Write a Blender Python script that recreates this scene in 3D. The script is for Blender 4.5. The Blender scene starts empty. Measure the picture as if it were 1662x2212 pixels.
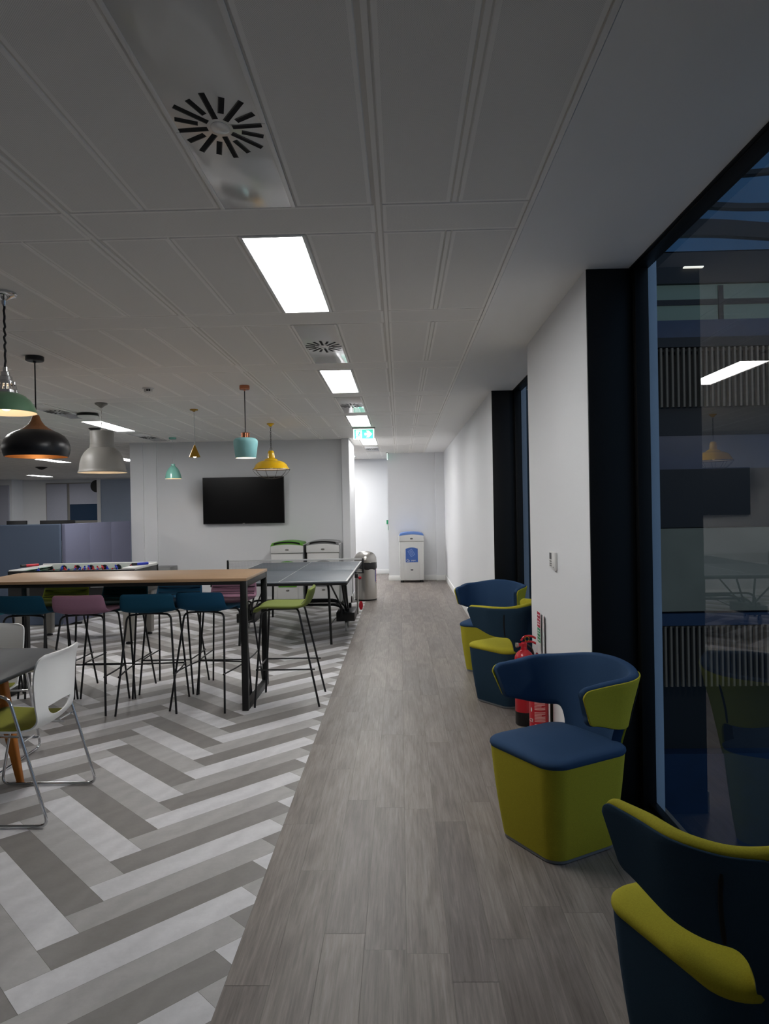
import bpy, bmesh, math, random
from mathutils import Vector, Matrix
random.seed(7)
sc = bpy.context.scene
COL = sc.collection
PI = math.pi
# ------------------------------------------------------------------ camera
W, H, F = 1662, 2212, 1534.0
CAMH = 1.595
yaw, pitch, roll = math.radians(1.27), math.radians(-0.30), math.radians(-1.06)
fw = Vector((-math.sin(yaw) * math.cos(pitch), math.cos(yaw) * math.cos(pitch), math.sin(pitch)))
r0 = Vector((math.cos(yaw), math.sin(yaw), 0))
u0 = r0.cross(fw)
rt = math.cos(roll) * r0 + math.sin(roll) * u0
up = -math.sin(roll) * r0 + math.cos(roll) * u0
cd = bpy.data.cameras.new('camera')
cam = bpy.data.objects.new('camera', cd)
COL.objects.link(cam)
cam.matrix_world = Matrix(((rt.x, up.x, -fw.x, 0), (rt.y, up.y, -fw.y, 0), (rt.z, up.z, -fw.z, CAMH), (0, 0, 0, 1)))
cd.sensor_fit = 'VERTICAL'
cd.sensor_height = 24.0
cd.lens = F / H * 24.0
cd.clip_start = 0.02
sc.camera = cam
# ------------------------------------------------------------------ world, exposure
sc.view_settings.view_transform = 'Standard'
sc.view_settings.look = 'None'
sc.view_settings.gamma = 1.0
sc.view_settings.use_curve_mapping = False
sc.view_settings.exposure = 0.0
PANEL_L = 31.0        # radiance of the ceiling light panels
BULB_L = 16.0
wd = bpy.data.worlds.new('dusk')
sc.world = wd
wd.use_nodes = True
wd.node_tree.nodes['Background'].inputs[0].default_value = (0.18, 0.30, 0.47, 1)
wd.node_tree.nodes['Background'].inputs[1].default_value = 0.95


# ------------------------------------------------------------------ materials
def s2l(c):
    return c / 12.92 if c <= 0.04045 else ((c + 0.055) / 1.055) ** 2.4


def rgb(h):
    h = h.lstrip('#')
    return tuple(s2l(int(h[i:i + 2], 16) / 255) for i in (0, 2, 4)) + (1,)


def new_mat(name):
    m = bpy.data.materials.new(name)
    m.use_nodes = True
    nt = m.node_tree
    return m, nt, nt.nodes['Principled BSDF'], nt.links


def P(name, col, rough=0.5, metal=0.0, spec=0.5, bump=0.0, bscale=200.0, var=0.0, vscale=6.0, coat=0.0, sheen=0.0):
    m, nt, b, L = new_mat(name)
    c = rgb(col) if isinstance(col, str) else tuple(col) + ((1,) if len(col) == 3 else ())
    b.inputs['Base Color'].default_value = c
    b.inputs['Roughness'].default_value = rough
    b.inputs['Metallic'].default_value = metal
    b.inputs['Specular IOR Level'].default_value = spec
    if coat:
        b.inputs['Coat Weight'].default_value = coat
        b.inputs['Coat Roughness'].default_value = 0.08
    if sheen:
        b.inputs['Sheen Weight'].default_value = sheen
    if var or bump:
        tc = nt.nodes.new('ShaderNodeTexCoord')
    if var:
        n = nt.nodes.new('ShaderNodeTexNoise')
        n.inputs['Scale'].default_value = vscale
        n.inputs['Detail'].default_value = 6
        L.new(tc.outputs['Object'], n.inputs['Vector'])
        r = nt.nodes.new('ShaderNodeValToRGB')
        r.color_ramp.elements[0].position = 0.3
        r.color_ramp.elements[1].position = 0.7
        r.color_ramp.elements[0].color = tuple(x * (1 - var) for x in c[:3]) + (1,)
        r.color_ramp.elements[1].color = tuple(min(1, x * (1 + var)) for x in c[:3]) + (1,)
        L.new(n.outputs['Fac'], r.inputs['Fac'])
        L.new(r.outputs['Color'], b.inputs['Base Color'])
    if bump:
        n2 = nt.nodes.new('ShaderNodeTexNoise')
        n2.inputs['Scale'].default_value = bscale
        n2.inputs['Detail'].default_value = 3
        L.new(tc.outputs['Object'], n2.inputs['Vector'])
        bp = nt.nodes.new('ShaderNodeBump')
        bp.inputs['Strength'].default_value = bump
        bp.inputs['Distance'].default_value = 0.002
        L.new(n2.outputs['Fac'], bp.inputs['Height'])
        L.new(bp.outputs['Normal'], b.inputs['Normal'])
    return m


def EM(name, col, strength):
    m, nt, b, L = new_mat(name)
    c = rgb(col) if isinstance(col, str) else tuple(col) + (1,)
    b.inputs['Base Color'].default_value = c
    b.inputs['Emission Color'].default_value = c
    b.inputs['Emission Strength'].default_value = strength
    b.inputs['Roughness'].default_value = 0.6
    return m


def perforated(name, col):
    """white steel ceiling tile face with a fine regular perforation"""
    m, nt, b, L = new_mat(name)
    tc = nt.nodes.new('ShaderNodeTexCoord')
    mp = nt.nodes.new('ShaderNodeMapping')
    mp.inputs['Rotation'].default_value = (0, 0, math.radians(45))
    v = nt.nodes.new('ShaderNodeTexVoronoi')
    v.inputs['Scale'].default_value = 240
    v.inputs['Randomness'].default_value = 0.0
    L.new(tc.outputs['Object'], mp.inputs['Vector'])
    L.new(mp.outputs['Vector'], v.inputs['Vector'])
    r = nt.nodes.new('ShaderNodeValToRGB')
    c = rgb(col)
    r.color_ramp.elements[0].position = 0.26
    r.color_ramp.elements[1].position = 0.36
    r.color_ramp.elements[0].color = tuple(x * 0.68 for x in c[:3]) + (1,)
    r.color_ramp.elements[1].color = c
    L.new(v.outputs['Distance'], r.inputs['Fac'])
    L.new(r.outputs['Color'], b.inputs['Base Color'])
    b.inputs['Roughness'].default_value = 0.55
    b.inputs['Specular IOR Level'].default_value = 0.3
    return m


def stone_tile(name):
    """grey stone-look vinyl planks; tone per plank from face attribute"""
    m, nt, b, L = new_mat(name)
    at = nt.nodes.new('ShaderNodeAttribute')
    at.attribute_name = 'tone'
    ramp = nt.nodes.new('ShaderNodeValToRGB')
    e = ramp.color_ramp.elements
    e[0].position = 0.0
    e[0].color = rgb('8a8683')
    e[1].position = 1.0
    e[1].color = rgb('dad9db')
    mid = ramp.color_ramp.elements.new(0.5)
    mid.color = rgb('b2b0ae')
    L.new(at.outputs['Fac'], ramp.inputs['Fac'])
    tc = nt.nodes.new('ShaderNodeTexCoord')
    n = nt.nodes.new('ShaderNodeTexNoise')
    n.inputs['Scale'].default_value = 38
    n.inputs['Detail'].default_value = 8
    n.inputs['Roughness'].default_value = 0.7
    L.new(tc.outputs['Object'], n.inputs['Vector'])
    w = nt.nodes.new('ShaderNodeTexWave')
    w.inputs['Scale'].default_value = 2.2
    w.inputs['Distortion'].default_value = 9
    w.inputs['Detail'].default_value = 4
    w.inputs['Detail Scale'].default_value = 1.4
    mp = nt.nodes.new('ShaderNodeMapping')
    mp.inputs['Rotation'].default_value = (0, 0, 0.5)
    L.new(tc.outputs['Object'], mp.inputs['Vector'])
    at2 = nt.nodes.new('ShaderNodeAttribute')
    at2.attribute_name = 'shift'
    L.new(at2.outputs['Vector'], mp.inputs['Location'])
    L.new(mp.outputs['Vector'], w.inputs['Vector'])
    r2 = nt.nodes.new('ShaderNodeValToRGB')
    r2.color_ramp.elements[0].color = (0.84, 0.84, 0.84, 1)
    r2.color_ramp.elements[1].color = (1.1, 1.1, 1.1, 1)
    L.new(n.outputs['Fac'], r2.inputs['Fac'])
    r3 = nt.nodes.new('ShaderNodeValToRGB')
    r3.color_ramp.elements[0].color = (0.93, 0.93, 0.93, 1)
    r3.color_ramp.elements[1].color = (1.03, 1.03, 1.03, 1)
    L.new(w.outputs['Fac'], r3.inputs['Fac'])
    m1 = nt.nodes.new('ShaderNodeMix')
    m1.data_type = 'RGBA'
    m1.blend_type = 'MULTIPLY'
    m1.inputs[0].default_value = 1
    L.new(ramp.outputs['Color'], m1.inputs[6])
    L.new(r2.outputs['Color'], m1.inputs[7])
    m2 = nt.nodes.new('ShaderNodeMix')
    m2.data_type = 'RGBA'
    m2.blend_type = 'MULTIPLY'
    m2.inputs[0].default_value = 1
    L.new(m1.outputs[2], m2.inputs[6])
    L.new(r3.outputs['Color'], m2.inputs[7])
    L.new(m2.outputs[2], b.inputs['Base Color'])
    b.inputs['Roughness'].default_value = 0.45
    b.inputs['Specular IOR Level'].default_value = 0.35
    bp = nt.nodes.new('ShaderNodeBump')
    bp.inputs['Strength'].default_value = 0.08
    bp.inputs['Distance'].default_value = 0.002
    L.new(n.outputs['Fac'], bp.inputs['Height'])
    L.new(bp.outputs['Normal'], b.inputs['Normal'])
    return m


def wood(name, dark, light, along=(1, 0, 0), scale=1.0, rough=0.45, attr=True, amount=1.0):
    """grained wood; the grain runs along one axis, each board shifted by its face attribute"""
    m, nt, b, L = new_mat(name)
    tc = nt.nodes.new('ShaderNodeTexCoord')
    mp = nt.nodes.new('ShaderNodeMapping')
    sx = [26 * scale, 26 * scale, 26 * scale]
    for i in range(3):
        if along[i]:
            sx[i] = (1.6 if not attr else 1.1) * scale
    mp.inputs['Scale'].default_value = sx
    add = nt.nodes.new('ShaderNodeVectorMath')
    add.operation = 'ADD'
    L.new(tc.outputs['Object'], add.inputs[0])
    if attr:
        a = nt.nodes.new('ShaderNodeAttribute')
        a.attribute_name = 'shift'
        L.new(a.outputs['Vector'], add.inputs[1])
    L.new(add.outputs[0], mp.inputs['Vector'])
    n = nt.nodes.new('ShaderNodeTexNoise')
    n.inputs['Scale'].default_value = 1.0
    n.inputs['Detail'].default_value = 9
    n.inputs['Roughness'].default_value = 0.68
    n.inputs['Distortion'].default_value = 0.35 if attr else 0.9
    L.new(mp.outputs['Vector'], n.inputs['Vector'])
    r = nt.nodes.new('ShaderNodeValToRGB')
    r.color_ramp.elements[0].position = 0.5 - 0.24 / amount
    r.color_ramp.elements[1].position = 0.5 + 0.22 / amount
    r.color_ramp.elements[0].color = rgb(dark)
    r.color_ramp.elements[1].color = rgb(light)
    L.new(n.outputs['Fac'], r.inputs['Fac'])
    out = r.outputs['Color']
    if attr:
        mpb = nt.nodes.new('ShaderNodeMapping')
        mpb.inputs['Scale'].default_value = (9, 9, 9) if not along[1] else (9, 1.5, 9)
        L.new(add.outputs[0], mpb.inputs['Vector'])
        nb = nt.nodes.new('ShaderNodeTexNoise')
        nb.inputs['Scale'].default_value = 1.0
        nb.inputs['Detail'].default_value = 5
        nb.inputs['Distortion'].default_value = 1.2
        L.new(mpb.outputs['Vector'], nb.inputs['Vector'])
        rb = nt.nodes.new('ShaderNodeValToRGB')
        rb.color_ramp.elements[0].position = 0.35
        rb.color_ramp.elements[1].position = 0.62
        rb.color_ramp.elements[0].color = (0.78, 0.765, 0.75, 1)
        rb.color_ramp.elements[1].color = (1.05, 1.05, 1.05, 1)
        L.new(nb.outputs['Fac'], rb.inputs['Fac'])
        mb_ = nt.nodes.new('ShaderNodeMix')
        mb_.data_type = 'RGBA'
        mb_.blend_type = 'MULTIPLY'
        mb_.inputs[0].default_value = 1
        L.new(out, mb_.inputs[6])
        L.new(rb.outputs['Color'], mb_.inputs[7])
        out = mb_.outputs[2]
    if attr:
        a2 = nt.nodes.new('ShaderNodeAttribute')
        a2.attribute_name = 'tone'
        r2 = nt.nodes.new('ShaderNodeValToRGB')
        r2.color_ramp.elements[0].color = (0.84, 0.83, 0.83, 1)
        r2.color_ramp.elements[1].color = (1.1, 1.09, 1.07, 1)
        L.new(a2.outputs['Fac'], r2.inputs['Fac'])
        mx = nt.nodes.new('ShaderNodeMix')
        mx.data_type = 'RGBA'
        mx.blend_type = 'MULTIPLY'
        mx.inputs[0].default_value = 1
        L.new(out, mx.inputs[6])
        L.new(r2.outputs['Color'], mx.inputs[7])
        out = mx.outputs[2]
    L.new(out, b.inputs['Base Color'])
    b.inputs['Roughness'].default_value = rough
    b.inputs['Specular IOR Level'].default_value = 0.35
    bp = nt.nodes.new('ShaderNodeBump')
    bp.inputs['Strength'].default_value = 0.1
    bp.inputs['Distance'].default_value = 0.002
    L.new(n.outputs['Fac'], bp.inputs['Height'])
    L.new(bp.outputs['Normal'], b.inputs['Normal'])
    return m


def glass_pane(name):
    m, nt, b, L = new_mat(name)
    nt.nodes.remove(b)
    out = nt.nodes['Material Output']
    tr = nt.nodes.new('ShaderNodeBsdfTransparent')
    tr.inputs['Color'].default_value = (0.86, 0.9, 0.92, 1)
    gl = nt.nodes.new('ShaderNodeBsdfGlossy')
    gl.inputs['Roughness'].default_value = 0.0
    fr = nt.nodes.new('ShaderNodeFresnel')
    fr.inputs['IOR'].default_value = 1.7
    mx = nt.nodes.new('ShaderNodeMixShader')
    L.new(fr.outputs[0], mx.inputs[0])
    L.new(tr.outputs[0], mx.inputs[1])
    L.new(gl.outputs[0], mx.inputs[2])
    L.new(mx.outputs[0], out.inputs['Surface'])
    return m


def clear(name, col=(0.9, 0.9, 0.9, 1)):
    m, nt, b, L = new_mat(name)
    nt.nodes.remove(b)
    tr = nt.nodes.new('ShaderNodeBsdfTransparent')
    tr.inputs['Color'].default_value = col
    L.new(tr.outputs[0], nt.nodes['Material Output'].inputs['Surface'])
    return m


def net_mat(name):
    m, nt, b, L = new_mat(name)
    b.inputs['Base Color'].default_value = (0.1, 0.1, 0.11, 1)
    tr = nt.nodes.new('ShaderNodeBsdfTransparent')
    tc = nt.nodes.new('ShaderNodeTexCoord')
    ch = nt.nodes.new('ShaderNodeTexBrick')
    ch.inputs['Scale'].default_value = 110
    ch.offset = 0
    ch.inputs['Brick Width'].default_value = 1
    ch.inputs['Row Height'].default_value = 1
    ch.inputs['Mortar Size'].default_value = 0.05
    ch.inputs['Mortar Smooth'].default_value = 0.0
    sep = nt.nodes.new('ShaderNodeMapping')
    sep.inputs['Rotation'].default_value = (PI / 2, 0, 0)
    L.new(tc.outputs['Object'], sep.inputs['Vector'])
    L.new(sep.outputs['Vector'], ch.inputs['Vector'])
    mx = nt.nodes.new('ShaderNodeMixShader')
    L.new(ch.outputs['Fac'], mx.inputs[0])
    L.new(tr.outputs[0], mx.inputs[1])
    L.new(b.outputs[0], mx.inputs[2])
    L.new(mx.outputs[0], nt.nodes['Material Output'].inputs['Surface'])
    return m


M = {}
M['white_wall'] = P('white_wall', 'e3e4e6', 0.75, spec=0.25, bump=0.06, bscale=90)
M['grey_wall'] = P('grey_wall', 'd9dadc', 0.75, spec=0.25, bump=0.06, bscale=90)
M['plaster'] = P('plaster', 'efefee', 0.8, spec=0.2, bump=0.05, bscale=60)
M['tile_face'] = perforated('tile_face', 'eeece8')
M['tile_edge'] = P('tile_edge', 'f1efeb', 0.5, spec=0.3)
M['tile_gap'] = P('tile_gap', 'd8d5d0', 0.8)
M['skirting'] = P('skirting', 'eeeeec', 0.4)
M['black_metal'] = P('black_metal', '101112', 0.45, spec=0.4, bump=0.05, bscale=300)
M['black_reveal'] = P('black_reveal', '0b0c0e', 0.5, spec=0.3, var=0.15, vscale=3)
M['frame_black'] = P('frame_black', '0e1012', 0.5, spec=0.25, var=0.1)
M['jamb'] = P('jamb', 'c3ccd6', 0.7, spec=0.2, var=0.03)
M['stone'] = stone_tile('stone_tile')
M['oak'] = wood('grey_oak', '69625d', '948c86', (0, 1, 0), 3.4, 0.42)
M['seam'] = P('floor_seam', '6a655f', 0.8, var=0.1)
M['oak_top'] = wood('oak_top', '97795c', 'b09273', (1, 0, 0), 0.8, 0.33, attr=False)
M['leg_oak'] = wood('leg_oak', 'a7611f', 'c47a30', (0, 0, 1), 1.0, 0.4, attr=False)
M['glass'] = glass_pane('window_glass')
M['clear'] = clear('clear_edge')
M['panel'] = EM('light_panel', (1.0, 0.993, 0.985), PANEL_L)
M['trim_white'] = P('trim_white', 'e4e4e2', 0.35)
M['diffuser_white'] = P('diffuser_white', 'd9d8d4', 0.13, spec=0.5, coat=0.5)
M['dark_slot'] = P('dark_slot', '070707', 0.9)
M['slot_lip'] = P('slot_lip', '1b1c1c', 0.5)
M['chrome'] = P('chrome', 'd9dadd', 0.12, metal=1.0)
M['steel'] = P('brushed_steel', 'b8b5b0', 0.28, metal=1.0, bump=0.05, bscale=400)
M['copper'] = P('copper', 'c98666', 0.22, metal=1.0)
M['gold'] = P('gold_brass', 'b58d3a', 0.22, metal=1.0)
M['grey_paint'] = P('grey_paint', '84817c', 0.45, var=0.02)
M['green_paint'] = P('green_enamel', '55765c', 0.3, coat=0.2)
M['mint_paint'] = P('mint_enamel', '84c4b4', 0.22, coat=0.5)
M['teal_paint'] = P('teal_matt', '7db3b5', 0.6)
M['yellow_paint'] = P('yellow_enamel', 'f0bd04', 0.22, coat=0.5)
M['black_paint'] = P('black_satin', '16161a', 0.33)
M['lamp_wood'] = wood('lamp_wood', '8a5a36', 'a8734a', (0, 0, 1), 1.0, 0.5, attr=False)
M['copper_inner'] = P('copper_inner', 'a87a4c', 0.4, metal=0.6)
M['white_inner'] = P('white_inner', 'f3ece0', 0.45)
M['cable_black'] = P('cable_black', '0d0d12', 0.6)
M['cable_white'] = P('cable_white', 'b9bcbc', 0.5)
M['bulb'] = EM('bulb', (1.0, 0.74, 0.46), BULB_L)
M['bulb_white'] = EM('bulb_white', (1.0, 0.9, 0.78), BULB_L * 0.8)
M['dark_inside'] = P('dark_inside', '201a16', 0.7)
M['navy'] = P('navy_fabric', '2d4664', 0.85, spec=0.15, bump=0.25, bscale=700, var=0.05, vscale=300)
M['navy_dark'] = P('navy_shell_fabric', '2a4052', 0.9, spec=0.12, bump=0.25, bscale=700, var=0.06, vscale=300)
M['lime'] = P('lime_fabric', 'aba332', 0.9, spec=0.12, bump=0.3, bscale=650, var=0.09, vscale=260)
M['slit'] = P('seam_slit', '0a0b0c', 0.9)
M['plinth'] = P('plinth_grey', '6f7378', 0.5)
M['teal_fab'] = P('teal_fabric', '1b4a62', 0.85, spec=0.15, bump=0.2, bscale=600, var=0.05, vscale=250)
M['teal_dark'] = P('dark_teal_fabric', '0b4048', 0.85, spec=0.15, bump=0.2, bscale=600, var=0.05, vscale=250)
M['blue_fab'] = P('blue_fabric', '1d4c6a', 0.85, spec=0.15, bump=0.2, bscale=600, var=0.05, vscale=250)
M['mauve_fab'] = P('mauve_fabric', 'a0788d', 0.85, spec=0.15, bump=0.2, bscale=600, var=0.05, vscale=250)
M['olive_fab'] = P('olive_fabric', '66701c', 0.85, spec=0.15, bump=0.2, bscale=600, var=0.05, vscale=250)
M['apple_fab'] = P('apple_green_fabric', '7c8848', 0.85, spec=0.15, bump=0.2, bscale=600, var=0.05, vscale=250)
M['cyan_fab'] = P('light_teal_fabric', '2b8ca3', 0.85, spec=0.15, bump=0.2, bscale=600, var=0.05, vscale=250)
M['leg_black'] = P('leg_black', '0f1014', 0.45)
M['shell_white'] = P('white_polypropylene', 'f0f1f0', 0.35)
M['pad_olive'] = P('olive_pad', '8c8c34', 0.85, bump=0.2, bscale=600, var=0.06, vscale=250)
M['grey_lam'] = P('grey_laminate', '3a3d41', 0.55, spec=0.3, var=0.04, vscale=20)
M['tt_grey'] = P('table_tennis_grey', '5f666e', 0.5, var=0.02)
M['line_white'] = P('line_white', 'd8d9d8', 0.5)
M['net'] = net_mat('net_mesh')
M['wheel'] = P('wheel_grey', 'a6a7a6', 0.4)
M['red_plastic'] = P('red_plastic', 'b5182a', 0.35)
M['blue_plastic'] = P('blue_plastic', '2338b5', 0.35)
M['black_plastic'] = P('black_plastic', '111214', 0.4)
M['white_plastic'] = P('white_plastic', 'dcdcda', 0.4)
M['bin_white'] = P('bin_white', 'cfcfcd', 0.5, bump=0.05, bscale=120)
M['bin_green'] = P('bin_green', '5a9a2c', 0.45)
M['bin_grey'] = P('bin_grey', '7f8080', 0.45)
M['bin_blue'] = P('bin_blue', '5f83c6', 0.45)
M['bin_side'] = P('bin_side', '4a4b4d', 0.5)
M['label_blue'] = P('label_blue', '3a5fa6', 0.5)
M['label_pale'] = P('label_pale', '8fa6d6', 0.5)
M['ext_red'] = P('extinguisher_red', 'c01428', 0.3, coat=0.3)
M['ext_label'] = P('extinguisher_label', 'e6a8a6', 0.5)
M['sign_green'] = P('sign_green', '1b8a5a', 0.5)
M['sign_red'] = P('sign_red', 'b3193a', 0.5)
M['exit_white'] = EM('exit_white', (0.9, 1.0, 0.97), 0.6)
M['exit_green'] = EM('exit_green', (0.02, 0.42, 0.29), 0.6)
M['exit_glow'] = EM('exit_edge', (0.45, 0.8, 0.95), 0.8)
M['screen'] = P('screen_black', '050506', 0.22, spec=0.4)
M['bezel'] = P('bezel_black', '0b0b0c', 0.35)
M['screen_blue'] = P('divider_blue', '566173', 0.9, spec=0.1, bump=0.2, bscale=500, var=0.04, vscale=200)
M['screen_lilac'] = P('divider_lilac', '77798f', 0.9, spec=0.1, bump=0.2, bscale=500, var=0.04, vscale=200)
M['blind'] = P('roller_blind', 'a9abb8', 0.85, var=0.03, vscale=30)
M['board'] = P('white_board', '97a4b8', 0.4, var=0.02)
M['dusk_glass'] = P('dusk_glass', '1d3650', 0.08, spec=0.8)
M['fac_navy'] = P('facade_navy', '132c48', 0.4, var=0.1)
M['fac_black'] = P('facade_black', '080c10', 0.6, var=0.1)
M['fac_panel'] = P('facade_panel', '7a7664', 0.7, var=0.12, vscale=2)
M['fac_slat'] = P('facade_slat', '7a6a58', 0.7, var=0.05)
M['fac_glass'] = P('facade_glass', (0.1, 0.16, 0.22), 0.12, metal=1.0, var=0.25, vscale=0.8)
M['fac_lit'] = EM('facade_lit', (0.04, 0.062, 0.056), 0.75)
M['fac_lamp'] = EM('facade_lamp', (0.9, 0.85, 0.75), 1.4)
M['paving'] = P('paving', '3c4a5c', 0.6, var=0.1, vscale=2)
M['office_dark'] = P('office_dark', '17181b', 0.5)


# ------------------------------------------------------------------ mesh builder
class MB:
    def __init__(s):
        s.v = []
        s.f = []
        s.m = []

    def add(s, vs, fs, mi=0):
        o = len(s.v)
        s.v += [tuple(p) for p in vs]
        s.f += [tuple(o + i for i in f) for f in fs]
        s.m += [mi] * len(fs)
        return s

    def box(s, x0, y0, z0, x1, y1, z1, mi=0):
        v = [(x0, y0, z0), (x1, y0, z0), (x1, y1, z0), (x0, y1, z0), (x0, y0, z1), (x1, y0, z1), (x1, y1, z1), (x0, y1, z1)]
        f = [(3, 2, 1, 0), (4, 5, 6, 7), (0, 1, 5, 4), (1, 2, 6, 5), (2, 3, 7, 6), (3, 0, 4, 7)]
        return s.add(v, f, mi)

    def rbox(s, x0, y0, z0, x1, y1, z1, r=0.01, mi=0, n=3):
        """box whose vertical edges and top/bottom rims are rounded"""
        loops = []
        for k in range(n + 1):
            a = PI / 2 * k / n
            loops.append((z0 + r - r * math.cos(a), r - r * math.sin(a)))
        for k in range(n + 1):
            a = PI / 2 * k / n
            loops.append((z1 - r + r * math.sin(a), r - r * math.cos(a)))
        rings = []
        for z, ins in loops:
            ring = []
            for cx, cy, a0 in ((x1 - r, y1 - r, 0), (x0 + r, y1 - r, 90), (x0 + r, y0 + r, 180), (x1 - r, y0 + r, 270)):
                for k in range(n + 1):
                    a = math.radians(a0 + 90 * k / n)
                    rr = max(1e-5, r - ins)
                    ring.append((cx + rr * math.cos(a), cy + rr * math.sin(a), z))
            rings.append(ring)
        return s.rings(rings, mi, True, True)

    def rings(s, rings, mi=0, cap0=False, cap1=False, closed=True):
        n = len(rings[0])
        vs = [p for r in rings for p in r]
        fs = []
        for i in range(len(rings) - 1):
            for j in range(n if closed else n - 1):
                a = i * n + j
                b = i * n + (j + 1) % n
                fs.append((a, b, b + n, a + n))
        if cap0:
            fs.append(tuple(range(n - 1, -1, -1)))
        if cap1:
            k = (len(rings) - 1) * n
            fs.append(tuple(range(k, k + n)))
        return s.add(vs, fs, mi)

    def lathe(s, prof, n=32, c=(0, 0, 0), mi=0, cap0=False, cap1=False):
        rings = [[(c[0] + r * math.cos(2 * PI * k / n), c[1] + r * math.sin(2 * PI * k / n), c[2] + z) for k in range(n)] for r, z in prof]
        return s.rings(rings, mi, cap0, cap1)

    def tube(s, pts, r, n=10, mi=0, closed=False, caps=True):
        pts = [Vector(p) for p in pts]
        N = len(pts)
        rings = []
        ref = None
        for i, p in enumerate(pts):
            if closed:
                t = (pts[(i + 1) % N] - pts[i - 1]).normalized()
            elif i == 0:
                t = (pts[1] - p).normalized()
            elif i == N - 1:
                t = (p - pts[i - 1]).normalized()
            else:
                t = ((pts[i + 1] - p).normalized() + (p - pts[i - 1]).normalized()).normalized()
            if ref is None:
                ref = Vector((0, 0, 1)) if abs(t.z) < 0.9 else Vector((1, 0, 0))
            a = (ref - t * ref.dot(t)).normalized()
            ref = a
            b = t.cross(a)
            rr = r[i] if isinstance(r, (list, tuple)) else r
            rings.append([p + rr * (math.cos(2 * PI * k / n) * a + math.sin(2 * PI * k / n) * b) for k in range(n)])
        if closed:
            rings.append(rings[0])
            return s.rings(rings, mi)
        return s.rings(rings, mi, caps, caps)

    def prism(s, poly, z0, z1, mi=0, fn=None):
        """polygon (x,y) extruded along z; fn maps each point"""
        n = len(poly)
        vs = [(x, y, z0) for x, y in poly] + [(x, y, z1) for x, y in poly]
        if fn:
            vs = [fn(p) for p in vs]
        fs = [tuple(range(n - 1, -1, -1)), tuple(range(n, 2 * n))] + [(i, (i + 1) % n, n + (i + 1) % n, n + i) for i in range(n)]
        return s.add(vs, fs, mi)

    def sphere(s, c, r, n=16, mi=0, sz=1.0):
        prof = [(max(1e-4, r * math.sin(PI * k / (n // 2))), -r * sz * math.cos(PI * k / (n // 2))) for k in range(n // 2 + 1)]
        return s.lathe(prof, n, c, mi, True, True)

    def grid(s, fn, nu, nv, mi=0, flip=False):
        vs = [fn(i / nu, j / nv) for j in range(nv + 1) for i in range(nu + 1)]
        fs = []
        for j in range(nv):
            for i in range(nu):
                a = j * (nu + 1) + i
                q = (a, a + 1, a + nu + 2, a + nu + 1)
                fs.append(q[::-1] if flip else q)
        return s.add(vs, fs, mi)

    def move(s, mat):
        s.v = [tuple(mat @ Vector(p)) for p in s.v]
        return s

    def build(s, name, mats, parent=None, smooth=True, angle=38, bevel=0.0, loc=None, segs=2):
        me = bpy.data.meshes.new(name)
        me.from_pydata(s.v, [], s.f)
        mats = mats if isinstance(mats, (list, tuple)) else [mats]
        for m in mats:
            me.materials.append(M[m] if isinstance(m, str) else m)
        me.polygons.foreach_set('material_index', s.m)
        bm = bmesh.new()
        bm.from_mesh(me)
        bmesh.ops.recalc_face_normals(bm, faces=bm.faces)
        if bevel:
            ed = [e for e in bm.edges if len(e.link_faces) == 2 and e.calc_face_angle(0) > math.radians(40)]
            bmesh.ops.bevel(bm, geom=ed, offset=bevel, segments=segs, profile=0.5, affect='EDGES', clamp_overlap=True)
        bm.to_mesh(me)
        bm.free()
        if smooth:
            me.polygons.foreach_set('use_smooth', [True] * len(me.polygons))
            me.set_sharp_from_angle(angle=math.radians(angle))
        me.update()
        o = bpy.data.objects.new(name, me)
        COL.objects.link(o)
        if parent is not None:
            o.parent = parent
        if loc is not None:
            o.location = loc
        return o


def bez(pts, r=0.03, n=6):
    """polyline with rounded corners"""
    pts = [Vector(p) for p in pts]
    out = [pts[0]]
    for i in range(1, len(pts) - 1):
        p, a, b = pts[i], pts[i - 1], pts[i + 1]
        ra = min(r, (a - p).length * 0.49)
        rb = min(r, (b - p).length * 0.49)
        s = p + (a - p).normalized() * ra
        e = p + (b - p).normalized() * rb
        for k in range(n + 1):
            t = k / n
            out.append((1 - t) ** 2 * s + 2 * t * (1 - t) * p + t * t * e)
    out.append(pts[-1])
    return out


def thing(name, label, cat, loc=(0, 0, 0), rz=0.0, group=None):
    o = bpy.data.objects.new(name, None)
    o.empty_display_size = 0.1
    COL.objects.link(o)
    o.location = loc
    o.rotation_euler = (0, 0, rz)
    return tag(o, label, cat, group)


def tag(o, label, cat, group=None):
    o['label'] = label
    o['category'] = cat
    if group:
        o['group'] = group
    return o


def struct(o, label=None):
    o['kind'] = 'structure'
    if label:
        o['label'] = label
    return o


def dup(root, loc, rz, label, group=None, swap=None):
    """a copy of a thing with its parts and sub-parts; swap exchanges materials"""
    r = root.copy()
    COL.objects.link(r)
    r.location = loc
    r.rotation_euler = (0, 0, rz)
    r['label'] = label
    if group:
        r['group'] = group

    def cp(src, par):
        for ch in list(src.children):
            c = ch.copy()
            if swap and c.type == 'MESH' and any(s.material and s.material.name in swap for s in c.material_slots):
                c.data = c.data.copy()
                for i, mt in enumerate(c.data.materials):
                    if mt and mt.name in swap:
                        c.data.materials[i] = swap[mt.name]
            COL.objects.link(c)
            c.parent = par
            cp(ch, c)
    cp(root, r)
    return r


def rrect(hx, hy, r, n=6, cx=0.0, cy=0.0):
    out = []
    for sx, sy, a0 in ((1, 1, 0), (-1, 1, 90), (-1, -1, 180), (1, -1, 270)):
        for k in range(n + 1):
            a = math.radians(a0 + 90 * k / n)
            out.append((cx + sx * (hx - r) + r * math.cos(a), cy + sy * (hy - r) + r * math.sin(a)))
    return out


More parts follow.
